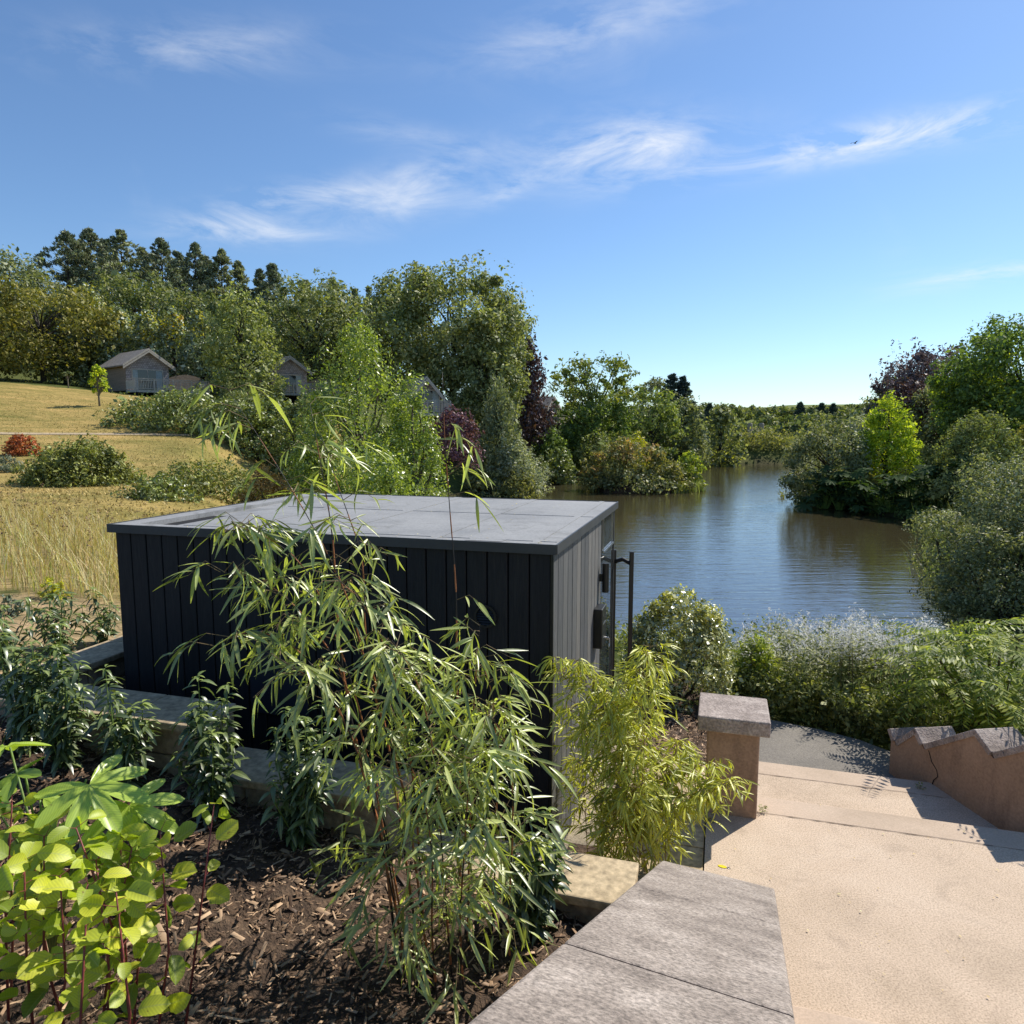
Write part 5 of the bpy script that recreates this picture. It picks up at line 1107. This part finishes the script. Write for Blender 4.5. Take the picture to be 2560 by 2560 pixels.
# ---- laurels along the wall
lau = [blade_leaf('laurel_leaf', .085, .030, M['laurel_obj'], 4, d, .3) for d in (.3, .55, .8)]
lau_new = [blade_leaf('laurel_young_leaf', .062, .024, M['laurel_new'], 4, d, .35) for d in (.5, .8)]
def laurel(label, px, base_row, top_row, wpx, D, seed, zg=None, limit=120, dens=1.0):
    r = np.random.default_rng(seed); rnd = random.Random(seed); P = W(px, base_row, D); zg = bz(P[0], P[1]) if zg is None else zg
    root = tag(empty('laurel_shrub', (P[0], P[1], zg)), label, 'shrub', 'young laurels along the garden wall'); H = W(px, top_row, D)[2]-zg; wd = wpx/FPX*D*1.0
    pos, td, nr = [], [], []; pos2, td2, nr2 = [], [], []; st = MB(); ns = int(13*dens)
    for k in range(ns):
        th = rnd.uniform(0, 2*math.pi); rr = wd*.46*math.sqrt(rnd.uniform(.05, 1)); h = H*rnd.uniform(.55, 1.0)*(1-.25*(rr/(wd*.5))**2) if k else H
        tip = np.array([math.cos(th)*rr, math.sin(th)*rr*.8, h]); b = np.array([rnd.uniform(-.03, .03), rnd.uniform(-.03, .03), -.03]); mid = b*.4+tip*.6; mid[2] = h*.5
        pts = [b, np.array([mid[0]*.7, mid[1]*.7, h*.35]), np.array([tip[0]*.95, tip[1]*.95, h*.7]), tip]; st.tube([tuple(p) for p in pts], [.006, .005, .004, .002], 5, False)
        nl = int(30*dens*(h/.8)+8)
        for m_ in range(nl):
            s = .10+.88*(m_+rnd.random())/nl; x = s*3; i = min(int(x), 2); p = pts[i]+(pts[i+1]-pts[i])*(x-i); a = m_*2.4+rnd.uniform(-.4, .4); side = np.array([math.cos(a), math.sin(a), 0])
            p = p+side*.012; pos.append(p); td.append(side+np.array([0, 0, rnd.uniform(-.35, .45)])); nr.append(np.array([rnd.gauss(0, .25), rnd.gauss(0, .25), 1.0]))
        for m_ in range(6):
            a = m_*2.4+rnd.random(); side = np.array([math.cos(a), math.sin(a), 0]); pos2.append(tip+np.array([0, 0, rnd.uniform(-.02, .012)])); td2.append(side+np.array([0, 0, rnd.uniform(.0, .7)])); nr2.append(np.array([0, 0, 1.0]))
    f = np.array; place_leaves(root, f(pos), f(td), f(nr), r.uniform(.75, 1.4, len(pos)), lau, M['laurel'], limit, 'leaf', 'foliage', seed)
    place_leaves(root, f(pos2), f(td2), f(nr2), r.uniform(.7, 1.15, len(pos2)), lau_new, M['laurel'], 400, 'young_leaf', 'foliage', seed+1)
    tag(st.build('stem', M['green_stem'], root), kind='stuff')
laurel('young laurel in front of the upper coping, third from the left', 300, 1930, 1680, 200, 4.12, 41)
laurel('tall young laurel where the wall steps down', 535, 2030, 1690, 200, 3.98, 42)
laurel('young laurel before the lower coping beside the bamboo', 742, 2120, 1765, 200, 3.85, 43)
laurel('dense laurel at the left edge before the wall', 60, 1850, 1560, 240, 4.35, 44, dens=1.2)
laurel('laurel second from the left, spilling over the coping', 150, 1850, 1570, 170, 4.25, 45)
laurel('dark laurel low behind the bamboo stems', 1330, 2230, 2010, 170, 3.45, 46, limit=60)
laurel('laurel behind the left wall close to the cabin', 150, 1600, 1470, 190, 6.5, 47, zg=gz(*W(150, 1600, 6.5)[:2]), limit=40)
laurel('small laurel tucked against the cabin corner', 262, 1590, 1470, 110, 6.9, 48, zg=gz(*W(262, 1590, 6.9)[:2]), limit=30, dens=.7)
laurel('laurel at the far left behind the wall', 20, 1640, 1500, 170, 6.0, 49, zg=gz(*W(20, 1640, 6.0)[:2]), limit=40)

# ---- smoke bush leaves at the bottom left
oval = lambda t: math.sqrt(max(0, 1-(2*t-1)**2))*(.92+.16*t)
cot = [blade_leaf('smoke_bush_leaf', l_, w_, M['cotinus'], 7, d, f, oval, wv) for l_, w_, d, f, wv in ((.095, .062, .12, .3, .06), (.085, .06, .3, .45, .1), (.1, .06, .45, .2, .05), (.078, .058, -.15, .5, .12), (.092, .055, .25, .7, .08))]
def smoke_bush(label, stems, seed):
    rnd = random.Random(seed); r = np.random.default_rng(seed); b0 = np.array(stems[0][0][0]); root = tag(empty('smoke_bush', tuple(b0)), label, 'shrub', 'smoke bush shoots in the bed'); pos, td, nr = [], [], []
    for pts, nl in stems:
        P = [np.array(p)-b0 for p in pts]; m = MB(); m.tube([tuple(p) for p in P], [.0055, .0045, .0025][:len(P)], 6); m.build('stem', M['red_stem'], root, True); tw = MB()
        for k in range(nl):
            s = .22+.85*((k+rnd.random()*.5)/nl)**.8; s = min(s, 1); x = s*(len(P)-1); i = min(int(x), len(P)-2); p = P[i]+(P[i+1]-P[i])*(x-i); a = k*2.4+rnd.uniform(-.5, .5); side = np.array([math.cos(a), math.sin(a), rnd.uniform(.1, .8)]); q = p+side*rnd.uniform(.02, .05)
            tw.tube([tuple(p), tuple(q)], [.0014, .001], 4, False); pos.append(q); td.append(side+np.array([0, 0, rnd.uniform(-.7, .4)])); nr.append(np.array([rnd.gauss(.1, .7), rnd.gauss(-.25, .7), .8]))
        tag(tw.build('petioles', M['red_stem'], root), kind='stuff')
    f = np.array; place_leaves(root, f(pos), f(td), f(nr), r.uniform(.65, 1.25, len(pos)), cot, M['cotinus'], 300, 'leaf', 'foliage', seed)
rc = random.Random(21); stems = []
for (px, py, D) in [(30, 2010, 2.5), (110, 2090, 2.45), (190, 2070, 2.4), (60, 2150, 2.3), (240, 2150, 2.4), (300, 2090, 2.5), (20, 2080, 2.6), (150, 2190, 2.25), (330, 2120, 2.45), (80, 2030, 2.7), (220, 2210, 2.2), (360, 2150, 2.5), (400, 2080, 2.55), (0, 2160, 2.2), (290, 2230, 2.2)]:
    t = W(px, py, D); b = np.array([t[0]+rc.uniform(-.1, .1), t[1]+rc.uniform(-.15, .1), 0]); b[2] = bz(b[0], b[1]); b[0] -= rc.uniform(-.14, .14); stems.append(([b, (b+t)/2+np.array([rc.uniform(-.06, .06), rc.uniform(-.04, .04), .0]), t], rc.randint(17, 24)))
smoke_bush('thick yellow-green smoke bush in the bottom left corner', stems, 22)
t = W(535, 2010, 2.7); b = np.array([t[0]-.12, t[1]-.1, 0]); b[2] = bz(b[0], b[1]); smoke_bush('single red-stemmed smoke bush shoot right of the corner bush', [([b, (b+t)/2, t], 13)], 23)

# ---- fatsia with hand-shaped leaves
def hand_leaf(name, size, mat, bend=.25, lobes=7):
    V = [(0, 0, 0)]; ring = []; n = lobes*8
    for k in range(n+1):
        u = k/n; th = R(-140)+R(280)*u; ph = u*lobes; f = abs(((ph) % 1)-.5)*2; tip = 1-f; ln = (.62+.38*math.cos(th*.55))*size
        rr = ln*(.40+.60*(1-(1-tip)**1.6)); x, y = rr*math.cos(th), rr*math.sin(th); V.append((x+size*.12, y, -bend*(rr/size)**2*size*.8-.05*size*tip+.03*size))
    M2 = len(V); F = []
    for k in range(n+1):
        x, y, z = V[k+1]; V.append((size*.12+(x-size*.12)*.55, y*.55, z*.3+size*(.035 if k % 8 == 0 else (-.035 if k % 8 == 4 else 0.0))))
    V[0] = (size*.12, 0, 0)
    for k in range(n): F += [(k+1, k+2, M2+k+1, M2+k)]
    T = [(0, M2+k, M2+k+1) for k in range(n)]
    me = bpy.data.meshes.new(name); me.from_pydata(V, [], F+T); me.materials.append(mat); me.polygons.foreach_set('use_smooth', [True]*len(me.polygons)); return me
hl = [hand_leaf('fatsia_leaf', .215, M['fatsia'], b) for b in (.2, .4)]
fb = W(110, 2130, 2.85); fb[2] = bz(fb[0], fb[1]); fat = tag(empty('fatsia', tuple(fb)), 'glossy fatsia with big hand-shaped leaves in the bottom left bed', 'fatsia')
for i, (px, py, D, az, tilt, s) in enumerate([(215, 1950, 2.6, -35, 24, 1.1), (320, 2000, 2.65, -50, 30, 1.0), (60, 1925, 2.6, 215, 24, 1.0), (25, 1868, 2.95, 160, 8, 1.0), (150, 2060, 2.7, -110, 35, .8), (270, 2080, 2.65, -70, 30, .75), (-20, 2000, 2.7, 220, 20, .9), (100, 2000, 2.95, 80, 10, .7)]):
    p = W(px, py, D)-fb; m = MB(); m.tube([(0, 0, .0), (p[0]*.35, p[1]*.35, max(p[2]*.6, .05)), tuple(p)], [.007, .0055, .004], 6); m.build('petiole', M['green_stem'], fat, True)
    o = link('leaf', hl[i % 2], fat); o.location = p; o.rotation_euler = (R(tilt*.4), R(tilt), R(az)); o.scale = (s, s, s)

# ---- dry meadow grass left of the cabin
def meadow():
    r = np.random.default_rng(61); poly = np.array([(-18, 8.4), (-2.9, 8.2), (-3.2, 11.5), (-4.2, 15.0), (-14, 15.5), (-22, 13)])
    p = scatter_poly(r, poly, 16000); z = height(p); V, F = blades(r, np.column_stack([p, z]), r.uniform(.18, .62, len(p)), np.full(len(p), .011), r.uniform(.05, .9, len(p)), 3)
    tag(link('meadow_grass', mesh('meadow_grass', V, F, M['straw'])), 'tall straw-coloured meadow grass left of the cabin', 'grass', kind='stuff')
    p = scatter_poly(r, poly, 5200); z = height(p); V, F = blades(r, np.column_stack([p, z]), r.uniform(.12, .4, len(p)), np.full(len(p), .012), r.uniform(.1, .9, len(p)), 3)
    tag(link('meadow_green_grass', mesh('meadow_green_grass', V, F, M['straw_green'])), 'green grass tufts among the straw meadow', 'grass', kind='stuff')
    p = scatter_poly(r, poly, 520); z = height(p)+r.uniform(.45, .78, len(p)); c = np.column_stack([p, z]); V = cloud(r, c, np.full(len(c), .05), 16, .028, .5, 1.4); st, F2 = blades(r, np.column_stack([p, z-.75]), np.full(len(p), .78), np.full(len(p), .009), np.full(len(p), .02), 1)
    VV = np.concatenate([V, st]); FF = np.concatenate([quads(V), F2+len(V)]); tag(link('seed_heads', mesh('seed_heads', VV, FF, M['seed'])), 'brown seed heads standing above the meadow', 'seed heads', kind='stuff')
meadow()
shrub('young_plant', 'pale yellow-green young plant on the bare soil behind the laurels', 130, 1440, 1490, 60, 8.3, M['gold_shrub'], leafl=.05, ncl=22)
shrub('young_plant', 'small fuzzy herb tuft left of the pale plant', 30, 1485, 1530, 70, 7.6, M['lavender'], leafl=.045, ncl=22)

# ------------------------------------------------------------------ hedge, willowherb, sumac, gunnera on the near and right banks
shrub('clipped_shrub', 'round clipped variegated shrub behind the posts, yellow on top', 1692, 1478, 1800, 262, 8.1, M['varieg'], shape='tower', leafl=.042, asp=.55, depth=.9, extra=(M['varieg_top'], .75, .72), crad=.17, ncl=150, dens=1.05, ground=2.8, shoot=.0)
shrub('fresh_shrub', 'bright green leafy bush between the clipped shrub and the willowherb', 1880, 1600, 1830, 120, 8.6, M['yew'], shape='tower', leafl=.045, ground=2.6, crad=.14)
def willowherb(label, px0, px1, top, D, n, seed, fl=1.0):
    r = np.random.default_rng(seed); px = r.uniform(px0, px1, n); d = D*r.uniform(.9, 1.12, n); P = np.array([W(a, 1700, b) for a, b in zip(px, d)]); z0 = np.minimum(height(P[:, :2]), 2.62)
    zt_ = np.array([W(a, top+12*math.sin(a*.09)+14*math.sin(a*.031+1)+r.uniform(-10, 75), b)[2] for a, b in zip(px, d)]); h = np.maximum(zt_-z0, .5); lean = r.uniform(0, .14, n); th = r.uniform(0, 6.28, n); ax = np.column_stack([np.cos(th)*lean, np.sin(th)*lean, np.ones(n)])
    root = tag(empty('willowherb', tuple(np.array([P[:, 0].mean(), P[:, 1].mean(), z0.mean()]))), label, 'tall herb', 'willowherb stands along the path'); o = np.array(root.location); B = np.column_stack([P[:, :2], z0])-o
    st, F2 = blades(r, B, h, np.full(n, .010), lean, 1); link('stem', mesh('stem', st, F2, M['brown_stem']), root)
    per = 46; s = r.uniform(.06, .86, n*per); i = np.repeat(np.arange(n), per); c = B[i]+ax[i]*(h[i]*s)[:, None]; a = r.uniform(0, 6.28, n*per); sd_ = np.column_stack([np.cos(a), np.sin(a), r.uniform(-.2, .7, n*per)]); l = r.uniform(.05, .115, n*per)
    V = kites(c+unit(sd_)*(l*.6)[:, None], sd_, np.array([0, 0, 1])+r.normal(0, .4, (n*per, 3)), l, l*.26); link('foliage', mesh('foliage', V, quads(V), M['herb']), root)
    per = int(32*fl); s = r.uniform(.80, 1.02, n*per); i = np.repeat(np.arange(n), per); c = B[i]+ax[i]*(h[i]*s)[:, None]+r.normal(0, .035, (n*per, 3)); l = r.uniform(.02, .055, n*per); V = kites(c, r.normal(size=(n*per, 3)), r.normal(size=(n*per, 3)), l, l*.22)
    link('fluff', mesh('fluff', V, quads(V), M['fluff']), root)
willowherb('seeding willowherb stand left of centre, white fluff catching the sun', 1840, 1985, 1560, 9.3, 90, 71, .7)
willowherb('seeding willowherb stand in the middle of the hedge row', 1970, 2130, 1548, 9.0, 120, 72, 1.1)
willowherb('seeding willowherb stand with the thickest white fluff, right of centre', 2110, 2330, 1558, 8.8, 170, 73, 1.4)
willowherb('darker willowherb stand behind the rendered wall', 2300, 2600, 1640, 8.3, 110, 74, .4)
def low_edge():
    r = np.random.default_rng(75); pts = np.array([Wz(px, py, 2.6)[:2] for px, py in [(1860, 1775), (1935, 1797), (2050, 1815), (2150, 1840), (2240, 1872), (2420, 1890), (2560, 1900)]]); n = 480; i = r.integers(0, len(pts)-1, n); t = r.random(n)[:, None]; p = pts[i]*(1-t)+pts[i+1]*t+np.column_stack([r.normal(0, .08, n), np.abs(r.normal(0, .3, n))])
    c = np.column_stack([p, np.full(n, 2.62)+r.uniform(.02, .4, n)]); V = cloud(r, c, np.full(n, .14), 30, .06, .42, 1.0); tag(link('path_edge_herbs', mesh('path_edge_herbs', V, quads(V), M['herb'])), 'dark trailing herbs spilling over the path edge', 'herbs', kind='stuff')
low_edge()
def frond(pts, L_, w0, n=15):
    """pinnate frond along a curve: returns leaf kites and a rachis"""
def sumac(label, base, heads, seed, mat='sumac', nf=10, fl=.58, ll=.12):
    rnd = random.Random(seed); r = np.random.default_rng(seed); base = np.array(base); root = tag(empty('sumac_shrub', tuple(base)), label, 'shrub', 'sumac shrubs by the wall'); st = MB(); ra = MB(); pos, td, nr, ls = [], [], [], []
    for h in heads:
        hp = np.array(h)-base; st.tube([(rnd.uniform(-.1, .1), rnd.uniform(-.1, .1), 0), tuple(hp*.55+np.array([0, 0, .1])), tuple(hp)], [.022, .016, .010], 6)
        for k in range(nf):
            a = k*2.4+rnd.uniform(-.3, .3); el = rnd.uniform(.05, .9); d0 = np.array([math.cos(a), math.sin(a), el]); L_ = fl*rnd.uniform(.7, 1.15); side = np.array([-math.sin(a), math.cos(a), 0]); pts = []
            for j in range(9):
                t = j/8; pts.append(hp+d0*L_*t+np.array([0, 0, -.62*L_*t*t]))
            ra.tube([tuple(p) for p in pts[::2]], [.0035, .003, .0025, .002, .0012], 4, False)
            npair = 11
            for j in range(npair):
                t = .16+.82*j/(npair-1); x = t*8; i = min(int(x), 7); p = pts[i]+(pts[i+1]-pts[i])*(x-i); tang = pts[i+1]-pts[i]; sz = ll*(1-.55*abs(t-.42))
                for s in (-1, 1): pos.append(p+side*s*sz*.45); td.append(side*s+unit(tang)*.45+np.array([0, 0, -.35])); nr.append(np.cross(tang, side)*(1)+r.normal(0, .12, 3)*.05); ls.append(sz)
    pos, td, nr, ls = map(np.array, (pos, td, nr, ls)); nr = unit(nr)*np.sign(nr[:, 2:3]+1e-6)
    V = kites(pos, td, nr+r.normal(0, .15, nr.shape), ls, ls*.25); link('foliage', mesh('foliage', V, quads(V), M[mat]), root); tag(ra.build('rachis', M['green_stem'], root), kind='stuff'); st.build('stem', M['brown_stem'], root)
sb0 = W(2480, 1840, 7.4); heads = [W(px, py, D) for px, py, D in [(2400, 1600, 7.2), (2470, 1570, 7.5), (2550, 1590, 7.3), (2340, 1640, 7.0), (2440, 1680, 6.8), (2530, 1690, 6.9), (2590, 1650, 7.2), (2380, 1720, 6.7), (2480, 1760, 6.6), (2420, 1620, 7.8), (2560, 1770, 6.8), (2330, 1720, 7.0), (2500, 1630, 7.0), (2370, 1660, 7.4), (2450, 1740, 7.1), (2520, 1800, 6.9), (2600, 1720, 7.0), (2410, 1780, 6.9), (2340, 1600, 7.7), (2290, 1680, 7.3)]]
sumac('feathery bright green sumac behind the saw-tooth wall', (sb0[0], sb0[1], 2.5), heads, 81)
heads = [np.array(p) for p in [(4.75, 4.75, 4.1), (4.95, 4.35, 4.3), (5.0, 3.9, 4.35), (5.2, 3.5, 4.3), (4.6, 5.3, 4.0), (4.75, 5.7, 3.9)]]
sumac('sumac just past the right edge whose fronds shade the landing', (5.2, 4.2, 2.6), heads, 82, nf=8, fl=.6)
def gunnera():
    rnd = random.Random(91); lobed = hand_leaf('gunnera_leaf', .72, M['gunnera'], .12, 7); n = 0
    for k in range(9):
        px = 2060+k*42; row = 1258+k*6; D = [53, 52, 51, 50, 49, 48, 47, 46, 45][k]; p = W(px, row, D); zg = max(gz(p[0], p[1]), .05)
        root = tag(empty('gunnera_plant', (p[0], p[1], zg)), ['dark gunnera clump at the left end of the bank', 'gunnera clump second from the left on the bank', 'gunnera clump third from the left on the bank', 'gunnera clump below the trunk of the glowing tree', 'middle gunnera clump of the bank row', 'gunnera clump just right of the row middle', 'gunnera clump third from the right on the bank', 'gunnera clump second from the right on the bank', 'gunnera clump at the right end beside the willow bush'][k], 'gunnera', 'gunnera along the right bank'); m = MB()
        for j in range(26):
            a = rnd.uniform(0, 6.28); rr = rnd.uniform(.15, 1.55); q = (math.cos(a)*rr*1.1, math.sin(a)*rr, rnd.uniform(.35, 3.0)*(1.12-rr*.25)); m.tube([(q[0]*.2, q[1]*.2, 0), (q[0]*.6, q[1]*.6, q[2]*.75), q], [.035, .03, .02], 5, False)
            o = link('leaf', lobed, root); o.location = q; o.rotation_euler = (rnd.uniform(-.5, .5), rnd.uniform(-.2, .6), rnd.uniform(0, 6.28)); s = rnd.uniform(.75, 1.35); o.scale = (s, s, s)
        m.build('stalk', M['green_stem'], root)
gunnera()
herb_band('gunnera_bank_herbs', 'dark low growth at the waterline under the big leaves', [Wz(px, py, 0)[:2]+np.array([.2, .5]) for px, py in [(2010, 1258), (2100, 1272), (2200, 1285), (2280, 1300), (2345, 1315)]], .9, 240, M['deep'], 35, .22, .35, 1)
herb_band('right_slope_herbs', 'rough herbs on the right slope behind the big leaves', [W(px, 1215, 56)[:2] for px in (2080, 2200, 2320, 2440, 2560)], .9, 360, M['bank'], 36, .22, 1.5, 3)
herb_band('near_bank_herbs', 'rough growth falling from the path to the lake', [W(px, 1600, 12)[:2] for px in (1300, 1600, 1900, 2200, 2500)], .7, 420, M['herb'], 37, .09, .9, 3)
# a bird high over the lake
bd = W(2137, 358, 60); bird = tag(empty('bird', tuple(bd), R(30)), 'small dark bird flying high in the right of the sky', 'bird')
MB().tube([(-.16, 0, 0), (-.05, 0, .01), (.06, 0, .015), (.17, 0, .01)], [.012, .04, .045, .012], 8).build('body', M['black_metal'], bird, True)
for s in (-1, 1): MB().add([(-.06, 0, .02), (.06, 0, .02), (.04, s*.22, .10), (-.08, s*.42, .04), (-.08, s*.2, .09)], [(0, 1, 2, 4), (4, 2, 3)]).build('wing', M['black_metal'], bird)
# short tufts that roughen the mown lawn
def lawn_tufts():
    r = np.random.default_rng(62); n = 26000; y = r.uniform(15, 58, n)**1.0; x = -r.uniform(.14, .78, n)*y; p = np.column_stack([x, y]); k = x < -.27*y+3.5; p = p[k]; n = len(p); z = height(p)
    V, F = blades(r, np.column_stack([p, z-.01]), r.uniform(.03, .11, n), r.uniform(.02, .07, n), r.uniform(.2, 1.2, n), 1)
    tag(link('lawn_tufts', mesh('lawn_tufts', V, F, M['turf'])), 'short parched turf of the sloping lawn', 'grass', kind='stuff')
lawn_tufts()
# litter blown onto the roof, the landing and the copings
def litter():
    r = np.random.default_rng(63); n = 150; a = r.uniform(-CW+.1, -.05, n); b = r.uniform(.02, CDP-.05, n); b[:60] = r.uniform(.0, .12, 60); z = np.full(n, CZ1+.008); k = (a < -CW+.6) & (a > -CW+.12); a, b, z = a[~k], b[~k], z[~k]
    a2 = r.uniform(1.1, 3.6, 60); b2 = r.uniform(-1.0, n1-.02, 60); a = np.concatenate([a, a2]); b = np.concatenate([b, b2]); z = np.concatenate([z, np.full(60, ZL+.012)]); P = np.stack([BX+a*math.cos(PHI)+b*math.sin(PHI), BY-a*math.sin(PHI)+b*math.cos(PHI), z], 1); n = len(P)
    t = r.normal(size=(n, 3))*np.array([1, 1, .1]); V = kites(P, t, np.array([0, 0, 1])+r.normal(0, .12, (n, 3)), r.uniform(.008, .03, n), r.uniform(.003, .012, n)); tag(link('leaf_litter', mesh('leaf_litter', V, quads(V), M['straw'])), 'dry bits of leaf scattered on the roof and the landing', 'leaf litter', kind='stuff')
litter()
# weeds at the foot of the pier and along the wall
for k, (px, py, lb) in enumerate([(1908, 2030, 'tiny weed growing at the right foot of the pier'), (2300, 1972, 'tiny weed in the corner of the saw-tooth wall'), (1772, 2055, 'tiny weed at the left foot of the pier')]):
    r = np.random.default_rng(100+k); p = Wz(px, py, ZL if k != 1 else ZL-.17); n = 46; th = r.uniform(0, 6.28, n); rr = r.uniform(0, .045, n); c = np.column_stack([np.cos(th)*rr, np.sin(th)*rr, r.uniform(.005, .05, n)])
    root = tag(empty('weed', tuple(p)), lb, 'weed'); V = kites(c, np.column_stack([np.cos(th), np.sin(th), r.uniform(-.2, .8, n)]), np.array([0, 0, 1])+r.normal(0, .4, (n, 3)), r.uniform(.012, .03, n), r.uniform(.006, .012, n)); link('foliage', mesh('foliage', V, quads(V), M['herb']), root)
# the wood goes on to the left of the view
for px, top, w_, D, lb in [(-170, 730, 260, 76, 'hornbeam just past the left edge of the view'), (-360, 740, 280, 80, 'hornbeam further left beyond the view'), (-560, 750, 300, 84, 'hornbeam at the left end of the wood beyond the view')]:
    tree('hornbeam_tree', lb, px, top, 968, w_, D, 'broad', M['beech_brown'], group=G3, trunk=.1, dens=.5, lf=1.4)
